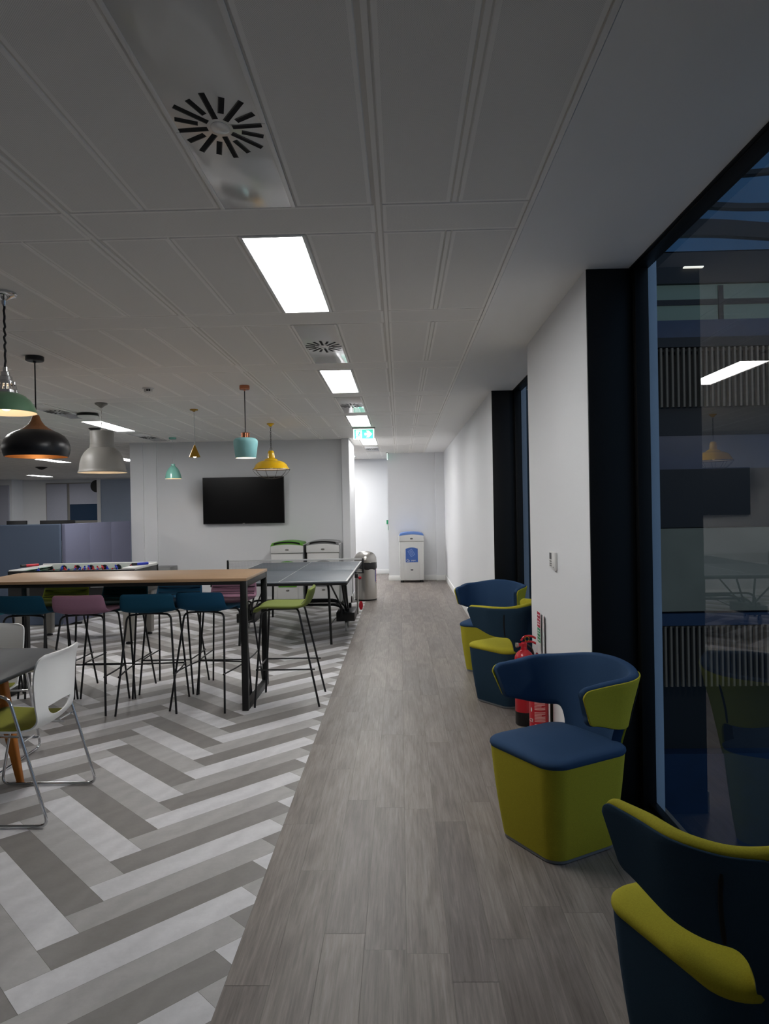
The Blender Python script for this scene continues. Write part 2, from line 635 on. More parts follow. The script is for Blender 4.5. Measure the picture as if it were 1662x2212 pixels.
def text_obj(name, body, size, mat, parent, loc, rot, extrude=0.0006):
    cu = bpy.data.curves.new(name, 'FONT')
    cu.body = body
    cu.size = size
    cu.extrude = extrude
    cu.align_x = 'CENTER'
    cu.align_y = 'CENTER'
    tmp = bpy.data.objects.new(name + '_tmp', cu)
    COL.objects.link(tmp)
    dg = bpy.context.evaluated_depsgraph_get()
    me = bpy.data.meshes.new_from_object(tmp.evaluated_get(dg))
    bpy.data.objects.remove(tmp)
    me.materials.clear()
    me.materials.append(M[mat])
    o = bpy.data.objects.new(name, me)
    COL.objects.link(o)
    o.parent = parent
    o.location = loc
    o.rotation_euler = rot
    return o


# ================================================================== SETTING
CZ = 2.80                 # ceiling height
WX = 0.974                # right wall plane
EX = 0.536                # right edge of the tiled ceiling
FX = -0.622               # joint between the two floors
GX = 1.262                # window glass
XL, YB, YF = -15.5, -4.0, 24.3


def set_attrs(o, tones, shifts):
    me = o.data
    a = me.attributes.new('tone', 'FLOAT', 'FACE')
    a.data.foreach_set('value', tones)
    b = me.attributes.new('shift', 'FLOAT_VECTOR', 'FACE')
    b.data.foreach_set('vector', [c for s in shifts for c in s])


def raw(name, verts, faces, mats, mi=None):
    me = bpy.data.meshes.new(name)
    me.from_pydata(verts, [], faces)
    for m in mats:
        me.materials.append(M[m])
    if mi:
        me.polygons.foreach_set('material_index', mi)
    o = bpy.data.objects.new(name, me)
    COL.objects.link(o)
    return o


def clip(poly, ax, lim, keep_less):
    out = []
    n = len(poly)
    for i in range(n):
        p, q = poly[i], poly[(i + 1) % n]
        ip = (p[ax] <= lim) if keep_less else (p[ax] >= lim)
        iq = (q[ax] <= lim) if keep_less else (q[ax] >= lim)
        if ip:
            out.append(p)
        if ip != iq:
            t = (lim - p[ax]) / (q[ax] - p[ax])
            out.append((p[0] + t * (q[0] - p[0]), p[1] + t * (q[1] - p[1])))
    return out


# --- floor with stone-look herringbone
w = 0.1545
sq = math.sqrt(2)
X0, Y0 = -1.25, 2.449
vs, fs, tn, sh = [], [], [], []
tones = {0: 0.0, 1: 0.5, 2: 1.0}
rnd = random.Random(3)
for c in range(-2, 14):
    for k in range(-80, 180):
        for kind in (0, 1):
            if kind == 0:
                u0_, u1_, v0_, v1_ = k, k + 6, k, k + 1
                t = tones[k % 3]
            else:
                u0_, u1_, v0_, v1_ = k - 1, k, k, k + 6
                t = tones[(k - 2) % 3]
            u0_ -= 6 * c
            u1_ -= 6 * c
            v0_ += 6 * c
            v1_ += 6 * c
            g = 0.004
            pl = []
            for u, v in ((u0_ + g, v0_ + g), (u1_ - g, v0_ + g), (u1_ - g, v1_ - g), (u0_ + g, v1_ - g)):
                pl.append((X0 + (u - v) * w / sq, Y0 + (u + v) * w / sq))
            if max(p[1] for p in pl) < 0.2 or min(p[1] for p in pl) > 13.2 or min(p[0] for p in pl) > FX or max(p[0] for p in pl) < -9:
                continue
            pl = clip(pl, 0, FX, True)
            if len(pl) < 3:
                continue
            o = len(vs)
            vs += [(x, y, 0.0) for x, y in pl]
            fs.append(tuple(range(o, o + len(pl))))
            tn.append(min(1, max(0, t + rnd.uniform(-0.07, 0.07))))
            sh.append((rnd.uniform(0, 50), rnd.uniform(0, 50), 0))
fl = raw('floor', vs, fs, ['stone'])
set_attrs(fl, tn, sh)
struct(fl, 'grey stone-look herringbone floor in the left zone')
# --- floor with grey oak planks in the corridor
vs, fs, tn, sh = [], [], [], []
pw = 0.154
ncol = int((GX + 0.1 - FX) / pw) + 2
for c in range(ncol):
    x0 = FX + c * pw
    x1 = min(x0 + pw, GX + 0.02)
    if x1 <= x0:
        continue
    y = -0.6 - rnd.uniform(0, 1.2)
    if c == 1:
        y = 3.12 - 1.22 * 4
    if c == 0:
        y = 3.586 - 1.22 * 4
    if c == 2:
        y = 2.656 - 1.22 * 3
    while y < 18:
        y1 = y + 1.22
        o = len(vs)
        e = 0.0009
        vs += [(x0 + e, y + e, 0), (x1 - e, y + e, 0), (x1 - e, y1 - e, 0), (x0 + e, y1 - e, 0)]
        fs.append((o, o + 1, o + 2, o + 3))
        tn.append(rnd.random())
        sh.append((rnd.uniform(0, 50), rnd.uniform(0, 50), rnd.uniform(0, 50)))
        y = y1
for c in range(0, 40):      # the same boards beyond the partition on the left
    x1 = FX - c * pw
    x0 = x1 - pw
    y = 13.2
    while y < 18:
        o = len(vs)
        e = 0.0006
        vs += [(x0 + e, y + e, 0), (x1 - e, y + e, 0), (x1 - e, y + 1.22 - e, 0), (x0 + e, y + 1.22 - e, 0)]
        fs.append((o, o + 1, o + 2, o + 3))
        tn.append(rnd.random())
        sh.append((rnd.uniform(0, 50), rnd.uniform(0, 50), rnd.uniform(0, 50)))
        y += 1.22
fl = raw('floor.001', vs, fs, ['oak'])
set_attrs(fl, tn, sh)
struct(fl, 'grey oak plank floor of the corridor')
b = MB()
b.box(XL, YB, -0.25, GX + 0.1, YF + 0.3, -0.0015)
struct(b.build('floor.002', 'seam', smooth=False), 'dark screed under the floor boards')

# --- tiled ceiling
LIGHTS = []               # (x0, x1, y0, y1)
colX = {}
RUN = 1.257               # runner spacing
TX = -0.066
PER = 1.5135
T0 = 2.823                # start of a band
BAND = 0.283


def bay_y(k):
    """tile row k: from the end of band k-1 to the start of band k"""
    return T0 + PER * (k - 1) + BAND, T0 + PER * k


def col_x(g, i):
    """column i (0 nearest the corridor) of runner bay g"""
    x1 = TX - RUN * g - 0.022 - i * (RUN - 0.044) / 4
    return x1 - (RUN - 0.044) / 4, x1


special = {}
for k in (1, 3, 5, 7):
    special[(0, 1, k)] = 'light'
special[(0, 3, 9)] = 'light'
for k in (0, 2, 4, 8):
    special[(0, 1, k)] = 'vent'
for k in (3, 5):
    special[(3, 0, k)] = 'light'
for k in (4, 6):
    special[(3, 0, k)] = 'vent'
special[(4, 3, 9)] = 'light'
for q in ((1, 1, 9), (1, 3, 9), (2, 2, 9)):
    special[q] = 'light'
special[(6, 0, 9)] = 'light'
special[(6, 0, 5)] = 'light'
special[(6, 0, 3)] = 'light'
special[(8, 3, 13)] = 'light'
special[(3, 0, 13)] = 'light'
special[(6, 0, 13)] = 'light'
special[(8, 3, 9)] = 'light'
ce = MB()


def tile(x0, x1, y0, y1, gap=0.0032, rim=0.017):
    x0 += gap
    x1 -= gap
    y0 += gap
    y1 -= gap
    z = CZ
    o = [(x0, y0, z + 0.0045), (x1, y0, z + 0.0045), (x1, y1, z + 0.0045), (x0, y1, z + 0.0045)]
    a = [(x0 + .003, y0 + .003, z), (x1 - .003, y0 + .003, z), (x1 - .003, y1 - .003, z), (x0 + .003, y1 - .003, z)]
    bb = [(x0 + rim, y0 + rim, z), (x1 - rim, y0 + rim, z), (x1 - rim, y1 - rim, z), (x0 + rim, y1 - rim, z)]
    vv = o + a + bb
    ff = []
    for i in range(4):
        j = (i + 1) % 4
        ff.append((i, j, 4 + j, 4 + i))
        ff.append((4 + i, 4 + j, 8 + j, 8 + i))
    ce.add(vv, ff, 1)
    ce.add(bb, [(0, 1, 2, 3)], 0)


KR = range(-4, 15)
for k in KR:
    y0, y1 = bay_y(k)
    bs, be = T0 + PER * k, T0 + PER * k + BAND
    # right bay: two columns
    mid = (TX + EX) / 2
    tile(TX + 0.012, mid - 0.012, y0, y1)
    tile(mid + 0.012, EX, y0, y1)
    tile(TX + 0.012, EX, bs, be)
    for g in range(0, 12):
        gx1, gx0 = TX - RUN * g - 0.012, TX - RUN * (g + 1) + 0.012
        tile(gx0, gx1, bs, be)
        for i in range(4):
            x0, x1 = col_x(g, i)
            if (g, i, k) not in special:
                tile(x0, x1, y0, y1)
Y0c, Y1c = bay_y(-4)[0], T0 + PER * 14 + BAND
ce.add([(XL - .2, Y0c - .2, CZ + .0045), (EX, Y0c - .2, CZ + .0045), (EX, Y1c + .2, CZ + .0045), (XL - .2, Y1c + .2, CZ + .0045)], [(0, 1, 2, 3)], 2)
ce.add([(XL - .2, Y0c - .2, CZ + .2), (EX, Y0c - .2, CZ + .2), (EX, Y1c + .2, CZ + .2), (XL - .2, Y1c + .2, CZ + .2)], [(0, 1, 2, 3)], 2)
# runner strips
for g in range(0, 13):
    x = TX - RUN * g
    ce.box(x - 0.0085, Y0c, CZ - 0.0005, x + 0.0085, Y1c, CZ + 0.0055, 1)
mid = (TX + EX) / 2
for k in KR:
    y0, y1 = bay_y(k)
    ce.box(mid - 0.0085, y0 + .01, CZ - 0.0005, mid + 0.0085, y1 - .01, CZ + 0.0055, 1)
struct(ce.build('ceiling', ['tile_face', 'tile_edge', 'tile_gap'], smooth=False), 'white perforated metal tile ceiling')
# plasterboard margin along the windows, with a shadow gap
b = MB()
b.box(EX + 0.022, YB, CZ, GX - 0.055, 18.0, CZ + 0.2)
struct(b.build('ceiling.001', 'plaster', smooth=False), 'plain plasterboard ceiling margin along the windows')
b = MB()
b.box(EX, YB, CZ - 0.003, EX + 0.018, 17.6, CZ + 0.01)
struct(b.build('trim_1', 'tile_edge', smooth=False), 'white edge trim of the tiled ceiling')

# --- right wall: piers between full-height windows
PIER = [(-4.0, -2.18), (-0.09, 1.46), (3.676, 5.354), (7.445, 15.75)]
WIN = [(-2.18, -0.09), (1.46, 3.676), (5.354, 7.445)]
for i, (a, c) in enumerate(PIER):
    b = MB()
    b.box(WX, a, 0, GX + 0.06, c, CZ)
    o = b.build('wall_right' if i == 0 else 'wall_right.%03d' % i, 'white_wall', smooth=False)
    struct(o, 'white wall between the tall windows')
    b = MB()
    b.box(WX - 0.014, a, 0, WX + 0.02, c, 0.11)
    struct(b.build('baseboard_right' if i == 0 else 'baseboard_right.%03d' % i, 'skirting', bevel=0.004), 'white skirting')
for i, (a, c) in enumerate(WIN):
    b = MB()     # lining of the recess and the black frame in one piece of joinery
    t = 0.012
    for yy, sgn in ((a, 1), (c, -1)):
        y1, y2 = sorted((yy, yy + sgn * t))
        b.box(WX + 0.001, y1, 0.0, GX - 0.056, y2, CZ - .001, 0)
        y1, y2 = sorted((yy, yy + sgn * 0.055))
        b.box(GX - 0.055, y1, 0.0, GX + 0.012, y2, CZ - .001, 1)
    b.box(GX - 0.055, a, CZ - 0.012, GX + 0.02, c, CZ + 0.05, 1)
    b.box(GX - 0.07, a, CZ - 0.006, GX - 0.05, c, CZ + 0.05, 1)
    b.box(GX - 0.055, a, 0.0, GX + 0.02, c, 0.05, 1)
    b.box(GX - 0.02, a, 0.05, GX + 0.02, c, 0.07, 1)
    wdw = b.build('window_%d' % (i + 1), ['black_reveal', 'frame_black'], smooth=True, bevel=0.002)
    struct(wdw, 'full-height window with black frame and black reveal')
    b = MB()
    x0, x1, ya, yc, za, zc = GX, GX + 0.008, a + 0.002, c - 0.005, 0.04, CZ + 0.01
    b.add([(x0, ya, za), (x0, yc, za), (x0, yc, zc), (x0, ya, zc)], [(0, 3, 2, 1)], 0)
    b.add([(x1, ya, za), (x1, yc, za), (x1, yc, zc), (x1, ya, zc)], [(0, 1, 2, 3)], 1)
    me = bpy.data.meshes.new('pane')
    me.from_pydata(b.v, [], b.f)
    me.materials.append(M['glass'])
    me.materials.append(M['clear'])
    me.polygons.foreach_set('material_index', b.m)
    pn = bpy.data.objects.new('pane', me)
    COL.objects.link(pn)
    pn.parent = wdw
    b = MB()     # pale outer jamb seen through the glass
    b.box(GX + 0.013, c - 0.004, -0.3, GX + 0.30, c + 0.25, CZ + 0.6)
    jb = b.build('outer_jamb', 'jamb', wdw, smooth=False)
    b = MB()
    b.box(GX + 0.013, a - 0.25, -0.3, GX + 0.072, a, CZ + 0.6)
    b.build('outer_jamb', 'jamb', wdw, smooth=False)
    jb.data.transform(Matrix.Identity(4))
# keep the visible outer jambs slim
for o in list(bpy.data.objects):
    if o.name.startswith('outer_jamb'):
        for vtx in o.data.vertices:
            vtx.co.x = min(vtx.co.x, GX + 0.072)

# --- far end of the corridor
def wall(name, x0, y0, x1, y1, mat='white_wall', label=None, z0=0, z1=CZ):
    b = MB()
    b.box(x0, y0, z0, x1, y1, z1)
    o = b.build(name, mat, smooth=False)
    return struct(o, label)


EY = 15.62
wall('wall_far', -0.268, EY, 1.4, EY + 0.25, label='white end wall of the corridor')
wall('wall_far.001', 0.775, EY - 0.09, WX, EY, label='narrow boxed riser in the end corner')
wall('wall_far.002', -4.6, 17.3, 0.2, 17.5, label='white wall beyond the corridor corner')
wall('wall_back', XL, YB - 0.2, 1.5, YB, label='wall behind the viewer')
wall('wall_left', XL - 0.2, YB, XL, YF, label='far left wall of the office')
wall('wall_far.003', XL, YF, -4.3, YF + 0.25, label='far wall of the open office')
for i, (x0, y0, x1, y1) in enumerate(((-0.268 - .014, EY - .014, 0.775, EY + .02), (0.765, EY - .104, WX - .01, EY - .07), (-4.49, 17.286, 0.2, 17.31))):
    b = MB()
    b.box(x0, y0, 0, x1, y1, 0.11)
    struct(b.build('baseboard_far' if i == 0 else 'baseboard_far.%03d' % i, 'skirting', bevel=0.004), 'white skirting')
# partition wall with the television
TY = 12.18
wall('wall_partition', -4.62, TY, -0.86, 13.45, 'grey_wall', 'white partition wall carrying the television')
wall('wall_partition.001', -0.982, TY - 0.09, -0.858, 13.5, 'white_wall', 'white column at the end of the partition')
wall('wall_partition.002', -4.63, TY - 0.07, -4.41, 13.46, 'white_wall', 'white column at the other end of the partition')
wall('wall_partition.003', -4.42, TY - 0.035, -4.19, TY + .02, 'white_wall', 'shallow boxed strip beside the column')
b = MB()
b.box(-4.19, TY - 0.014, 0, -0.98, TY + .01, 0.11)
b.box(-0.996, TY - 0.104, 0, -0.844, TY - 0.06, 0.11)
b.box(-0.87, TY - 0.104, 0, -0.844, 13.5, 0.11)
struct(b.build('baseboard_partition', 'skirting', bevel=0.004), 'white skirting of the partition')
# closing walls out of sight behind the partition
wall('wall_partition.004', -4.62, 13.46, -4.5, 17.5, label='wall behind the partition')
# open office far bay
wall('wall_office', -8.5, 20.0, -4.4, 20.2, 'board', 'pale blue white panel wall in the open office', 0, 2.56)
wall('wall_office.001', -8.60, 19.97, -8.5, 20.2, 'white_wall', 'white end of the panel wall', 0, 2.56)
wall('wall_office.002', XL, 23.6, -13.05, 24.3, 'white_wall', 'projecting white wall in the office corner')

# office window with blinds
b = MB()
b.box(-12.22, YF - 0.05, 1.0, -8.9, YF, 2.67, 0)
ow = b.build('window_4', ['grey_paint'], smooth=False)
struct(ow, 'office window with roller blinds on the far wall')
MB().box(-12.18, YF - 0.09, 1.0, -11.47, YF - 0.06, 2.64).build('blind', 'blind', ow, smooth=False)
MB().box(-11.38, YF - 0.09, 1.93, -8.95, YF - 0.06, 2.64).build('blind', 'blind', ow, smooth=False)
MB().box(-11.38, YF - 0.07, 1.36, -8.95, YF - 0.055, 1.93).build('pane', 'dusk_glass', ow, smooth=False)
MB().box(-11.4, YF - 0.10, 1.27, -8.95, YF - 0.055, 1.37).build('sill', 'grey_paint', ow, smooth=False)
b = MB()
b.box(-14.4, 23.53, 1.0, -13.13, 23.6, 2.6)
struct(b.build('window_5', 'blind', smooth=False), 'window covered by a pale blind in the office corner')

# --- outside: ground and the block across the court
b = MB()
b.box(GX + 0.15, -6, -3.2, 14, 9.0, -3.0)
struct(b.build('ground', 'paving', smooth=False), 'dark paved court outside')
FY = 9.0
fb = thing('building', 'dark office block with slatted screens across the court outside the window', 'building', (5.5, FY + 1.0, -3.0))


def fbox(name, x0, x1, z0, z1, mat, y0=0.0, y1=0.3):
    b = MB()
    b.box(x0 - 5.5, y0 - 1.0, z0 + 3.0, x1 - 5.5, y1 - 1.0, z1 + 3.0)
    return b.build(name, mat, fb, smooth=False)


FXa, FXb = 1.75, 9.5
fbox('wall', FXa, FXb, -3.0, 9.0, 'fac_black', 0.3, 1.2)
fbox('glazing', FXa, FXb, 4.78, 9.0, 'fac_glass', 0.1, 0.3)
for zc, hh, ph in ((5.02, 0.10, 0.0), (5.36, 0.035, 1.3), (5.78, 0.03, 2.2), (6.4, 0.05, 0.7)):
    b = MB()      # reflections in the uneven glass, modelled as rippled dark strips
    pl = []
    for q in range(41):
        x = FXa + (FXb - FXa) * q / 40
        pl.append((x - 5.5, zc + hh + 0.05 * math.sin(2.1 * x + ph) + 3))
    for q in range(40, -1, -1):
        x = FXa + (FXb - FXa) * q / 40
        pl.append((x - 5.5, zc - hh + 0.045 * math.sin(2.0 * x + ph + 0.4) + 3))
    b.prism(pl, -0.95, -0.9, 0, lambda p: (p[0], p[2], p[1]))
    b.build('reflection_strip', 'fac_black', fb, smooth=False)
fbox('spandrel', FXa, FXb, 4.36, 4.75, 'fac_black', 0.05, 0.3)
fbox('lit_window', FXa, FXb, 4.17, 4.36, 'fac_lit', 0.12, 0.3)
fbox('spandrel', FXa, FXb, 4.10, 4.17, 'fac_black', 0.1, 0.3)
fbox('lit_window', FXa, FXb, 3.89, 4.10, 'fac_lit', 0.12, 0.3)
fbox('spandrel', FXa, FXb, 3.67, 3.89, 'fac_navy', 0.02, 0.3)
fbox('spandrel', FXa, FXb, 3.55, 3.67, 'fac_black', 0.0, 0.3)
fbox('spandrel', FXa, FXb, 2.45, 2.80, 'fac_black', 0.1, 0.3)
fbox('spandrel', FXa, FXb, 2.02, 2.45, 'fac_navy', 0.12, 0.3)
fbox('spandrel', FXa, FXb, 1.28, 2.02, 'fac_black', 0.1, 0.3)
fbox('cladding_panel', FXa, FXb, 0.22, 1.27, 'fac_panel', 0.06, 0.3)
fbox('spandrel', FXa, FXb, 0.05, 0.20, 'fac_navy', 0.0, 0.3)
fbox('spandrel', FXa, FXb, -3.0, -1.6, 'fac_navy', 0.1, 0.3)
for k in range(6):
    fbox('mullion', 4.08 + k * 0.87, 4.14 + k * 0.87, 3.9, 4.34, 'fac_black', 0.09, 0.2)
for z0, z1 in ((2.80, 3.54), (-0.72, 0.04)):
    b = MB()
    x = FXa
    while x < FXb:
        b.box(x - 5.5, -1.0 + 0.0, z0 + 3, x + 0.024 - 5.5, -1.0 + 0.06, z1 + 3)
        x += 0.0705
    b.box(FXa - 5.5, -0.93, z1 + 2.97, FXb - 5.5, -0.9, z1 + 3)
    b.build('slat_screen', 'fac_slat', fb, smooth=False)
cl = bpy.data.lights.new('facade_fill_light', 'POINT')  # added point light, out of view, warms and brightens the facade slats
cl.energy = 130
cl.color = (1.0, 0.86, 0.7)
cl.shadow_soft_size = 0.15
clo = bpy.data.objects.new('facade_fill_light', cl)
COL.objects.link(clo)
clo.location = (6.0, 3.2, 3.4)
fbox('strip_lamp', 3.62, 3.86, 4.545, 4.56, 'fac_lamp', 0.0, 0.06)

# ================================================================== CEILING FITTINGS
place_words = {
    (0, 1, 1): 'large lit ceiling panel nearest above the corridor edge',
    (0, 1, 3): 'lit ceiling panel between the two middle swirl diffusers above the corridor edge',
    (0, 1, 5): 'lit ceiling panel just in front of the green exit sign',
    (0, 1, 7): 'lit ceiling panel partly hidden behind the green exit sign',
    (0, 3, 9): 'lit ceiling panel mostly hidden behind the white column end',
    (3, 0, 3): 'lit ceiling panel half hidden behind the green dome pendant',
    (3, 0, 5): 'lit ceiling panel behind the grey industrial pendant and its chain',
    (4, 3, 9): 'sliver of lit ceiling panel right of the grey pendant by the white column',
    (6, 0, 9): 'lit ceiling panel just under the black and wood pendant',
    (8, 3, 13): 'farthest lit ceiling panel in the open office',
}
n_light = 0
for (g, i, k), kind in sorted(special.items()):
    x0, x1 = col_x(g, i)
    y0, y1 = bay_y(k)
    cx, cy = (x0 + x1) / 2, (y0 + y1) / 2
    hx, hy = (x1 - x0) / 2 - 0.003, (y1 - y0) / 2 - 0.004
    if kind == 'light':
        t = thing('ceiling_light', place_words.get((g, i, k), 'lit ceiling panel of the office outside the picture'), 'ceiling light', (cx, cy, CZ), 0, 'recessed ceiling light panels')
        b = MB()
        e = 0.017
        b.box(-hx, -hy, -0.004, -hx + e, hy, 0.03)
        b.box(hx - e, -hy, -0.004, hx, hy, 0.03)
        b.box(-hx + e, -hy, -0.004, hx - e, -hy + e, 0.03)
        b.box(-hx + e, hy - e, -0.004, hx - e, hy, 0.03)
        b.build('frame', 'trim_white', t, bevel=0.002)
        b = MB()
        b.box(-hx + e, -hy + e, 0.004, hx - e, hy - e, 0.02)
        b.build('diffuser', 'panel', t, smooth=False)

# swirl air diffusers
vent_words = {
    (0, 1, 0): 'glossy white swirl air diffuser nearest the viewer with sixteen black slots',
    (0, 1, 2): 'small swirl air diffuser beyond the nearest lit panel',
    (0, 1, 4): 'swirl air diffuser in front of the lit panel by the exit sign',
    (0, 1, 8): 'farthest swirl air diffuser near the end of the corridor',
    (3, 0, 4): 'swirl air diffuser over the open office behind the black pendant cord',
    (3, 0, 6): 'faint swirl air diffuser above the small mint pendant',
}
proto = None
for (g, i, k), kind in sorted(special.items()):
    if kind != 'vent':
        continue
    x0, x1 = col_x(g, i)
    y0, y1 = bay_y(k)
    cx, cy = (x0 + x1) / 2, (y0 + y1) / 2
    lab = vent_words[(g, i, k)]
    if proto is None:
        hx, hy = (x1 - x0) / 2 - 0.003, (y1 - y0) / 2 - 0.004
        t = thing('air_diffuser', lab, 'air vent', (cx, cy, CZ), 0, 'swirl air diffusers in the ceiling')
        b = MB()
        b.box(-hx, -hy, -0.003, hx, hy, 0.012)
        b.build('plate', 'diffuser_white', t, bevel=0.003)
        b = MB()
        e = 0.016
        b.box(-hx, -hy, -0.0042, -hx + e, hy, 0.0)
        b.box(hx - e, -hy, -0.0042, hx, hy, 0.0)
        b.build('side_trim', 'tile_edge', t, bevel=0.001)
        lip, slot = MB(), MB()
        for q in range(16):
            a = 2 * PI * (q - 0.12) / 16
            ra, rb = (0.047, 0.172) if q % 2 == 0 else (0.078, 0.158)
            sx, sy = 0.845, 1.1
            wd_ = 0.0105
            ca, sa = math.cos(a), math.sin(a)
            mt = Matrix.Translation((0, 0.014, 0)) @ Matrix.Diagonal((sx, sy, 1, 1)) @ Matrix.Rotation(a, 4, 'Z')
            s1 = MB()
            s1.box(ra, -wd_, -0.0036, rb, wd_, -0.0031)
            s1.move(mt)
            slot.add(s1.v, s1.f)
            s1 = MB()
            s1.box(ra, -wd_ - 0.0005, -0.0042, rb, -wd_ + 0.0035, -0.0035)
            s1.move(mt)
            lip.add(s1.v, s1.f)
        slot.build('slot_ring', 'dark_slot', t, smooth=False)
        lip.build('blade_ring', 'slot_lip', t, smooth=False)
        b = MB()
        b.lathe([(0.001, -0.006), (0.03, -0.006), (0.034, -0.004), (0.034, -0.003)], 28)
        o = b.build('hub', 'diffuser_white', t)
        o.scale = (0.845, 1.1, 1)
        o.location.y = 0.014
        proto = t
    else:
        dup(proto, (cx, cy, CZ), 0, lab)

# smoke detector
t = thing('smoke_detector', 'small white smoke detector on the ceiling above the gold pendant', 'smoke detector', (-2.415, 6.82, CZ))
MB().lathe([(0.001, -0.012), (0.052, -0.012), (0.055, -0.006), (0.055, 0)], 28).build('base', 'white_plastic', t)
MB().lathe([(0.001, -0.05), (0.025, -0.05), (0.034, -0.044), (0.036, -0.036)], 24).build('head', 'white_plastic', t)
b = MB()
for q in range(10):
    a = 2 * PI * q / 10
    b.box(-0.004, -0.003, -0.036, 0.004, 0.003, -0.012)
    n8 = len(b.v) - 8
    b.v[n8:] = [tuple(Matrix.Rotation(a, 3, 'Z') @ Vector((x + 0.036, y, z))) for x, y, z in b.v[n8:]]
b.build('chamber', 'white_plastic', t)
MB().lathe([(0.022, -0.04), (0.022, -0.012)], 20).build('sensor_core', 'dark_slot', t)
# round ceiling units
t = thing('ceiling_speaker', 'flat round ceiling unit with black rim beside the grey pendant rose', 'ceiling unit', (-3.73, 8.45, CZ))
MB().lathe([(0.001, -0.004), (0.118, -0.004), (0.128, -0.03), (0.12, -0.034)], 32).build('rim', 'black_plastic', t)
MB().lathe([(0.121, -0.032), (0.105, -0.05), (0.05, -0.062), (0.001, -0.064)], 32).build('dome', 'white_plastic', t)
t = thing('ceiling_sensor', 'black cone shaped unit on the ceiling behind the grey pendant', 'ceiling unit', (-4.287, 9.93, CZ))
MB().lathe([(0.001, 0), (0.085, 0), (0.08, -0.012), (0.03, -0.05), (0.001, -0.06)], 24).build('cone', 'black_plastic', t)
t = dup(t, (-9.07, 17.8, CZ), 0, 'dark flat unit on the office ceiling below the black and wood pendant')
for ch in t.children:
    ch.scale = (1.7, 1.7, 1.2)


# exit signs
def exit_sign(loc, rz, lab, face=True):
    t = thing('exit_sign', lab, 'exit sign', loc, rz)
    MB().box(-0.155, -0.012, -0.178, 0.155, 0.012, -0.012).build('panel', 'exit_white', t, bevel=0.003)
    MB().box(-0.17, -0.03, -0.018, 0.17, 0.03, 0.0).build('mount', 'grey_paint', t, bevel=0.004)
    for sx in (-0.1, 0.1):
        MB().tube([(sx, 0, -0.02), (sx, 0, -0.008)], 0.006).build('bracket', 'steel', t)
    y = -0.0125

    def flat(poly, nm, mat, th=0.0016):
        b = MB()
        b.prism(poly, 0, th, 0, lambda p: (p[0], y - p[2], p[1]))
        return b.build(nm, mat, t, smooth=False)
    zc = -0.098
    # white surround, green field split by a white door with the running figure
    flat([(-0.138, zc - 0.068), (-0.118, zc - 0.068), (-0.118, zc + 0.068), (-0.138, zc + 0.068)], 'green_field', 'exit_green')
    flat([(-0.118, zc + 0.058), (-0.03, zc + 0.058), (-0.03, zc + 0.068), (-0.118, zc + 0.068)], 'green_field', 'exit_green')
    flat([(-0.028, zc - 0.068), (0.138, zc - 0.068), (0.138, zc + 0.068), (-0.028, zc + 0.068)], 'green_field', 'exit_green')
    ar = [(0.012, zc + 0.017), (0.058, zc + 0.017), (0.036, zc + 0.05), (0.075, zc + 0.05), (0.124, zc), (0.075, zc - 0.05), (0.036, zc - 0.05), (0.058, zc - 0.017), (0.012, zc - 0.017)]
    b = MB()
    b.prism(ar, 0.0016, 0.0026, 0, lambda p: (p[0], y - p[2], p[1]))
    b.build('arrow', 'exit_white', t, smooth=False)
    m = MB()

    def limb(p, q, w_=0.006):
        p, q = Vector((p[0], p[1])), Vector((q[0], q[1]))
        d = (q - p).normalized()
        nn = Vector((-d.y, d.x)) * w_
        d = d * w_ * 0.5
        pts = [p - nn - d, q - nn + d, q + nn + d, p + nn - d]
        m.prism([(a.x, a.y) for a in pts], 0, 0.002, 0, lambda pt: (pt[0] - 0.074, y - pt[2], pt[1] + zc))
    limb((0.014, 0.026), (-0.002, -0.008), 0.0085)      # trunk
    limb((0.012, 0.022), (-0.012, 0.03), 0.0045)        # rear arm
    limb((-0.012, 0.03), (-0.026, 0.014), 0.004)
    limb((0.014, 0.024), (0.026, 0.01), 0.0045)         # front arm
    limb((0.026, 0.01), (0.042, 0.012), 0.004)
    limb((0.0, -0.006), (0.016, -0.028), 0.006)         # front leg
    limb((0.016, -0.028), (0.026, -0.06), 0.005)
    limb((-0.002, -0.008), (-0.014, -0.034), 0.006)     # rear leg
    limb((-0.014, -0.034), (-0.04, -0.038), 0.005)
    hd = [(0.019 + 0.0085 * math.cos(2 * PI * q / 14), 0.046 + 0.0085 * math.sin(2 * PI * q / 14)) for q in range(14)]
    m.prism(hd, 0, 0.002, 0, lambda pt: (pt[0] - 0.074, y - pt[2], pt[1] + zc))
    m.build('running_figure', 'exit_green', t, smooth=False)
    return t


exit_sign((-0.52, 10.55, CZ), 0, 'green running man exit sign with a white arrow hanging from the ceiling')
t = exit_sign((-0.262, 15.5, CZ), PI / 2, 'glowing exit sign seen edge on at the corridor end corner')
t.scale = (0.8, 0.8, 0.8)


# ------------------------------------------------------------------ pendants
def cable_pts(h0, h1, wob=0.0):
    n = 24 if wob else 2
    return [(wob * math.sin(k * 1.9), wob * math.cos(k * 2.3), h0 + (h1 - h0) * k / n) for k in range(n + 1)]


def chain(b, z0, z1, r=0.009, th=0.0022):
    n = int(abs(z1 - z0) / (r * 2.6))
    for k in range(n):
        zc = z0 + (z1 - z0) * (k + 0.5) / n
        hl = abs(z1 - z0) / n * 0.62
        pts = []
        for q in range(10):
            a = 2 * PI * q / 10
            p = (r * 0.62 * math.cos(a), 0, zc + hl * math.sin(a))
            pts.append(p if k % 2 == 0 else (0, p[0], p[2]))
        b.tube(pts, th, 6, closed=True)


def bulb(t, z, r=0.03, mat='bulb'):
    MB().sphere((0, 0, z), r, 16, 0, 1.15).build('bulb', mat, t)


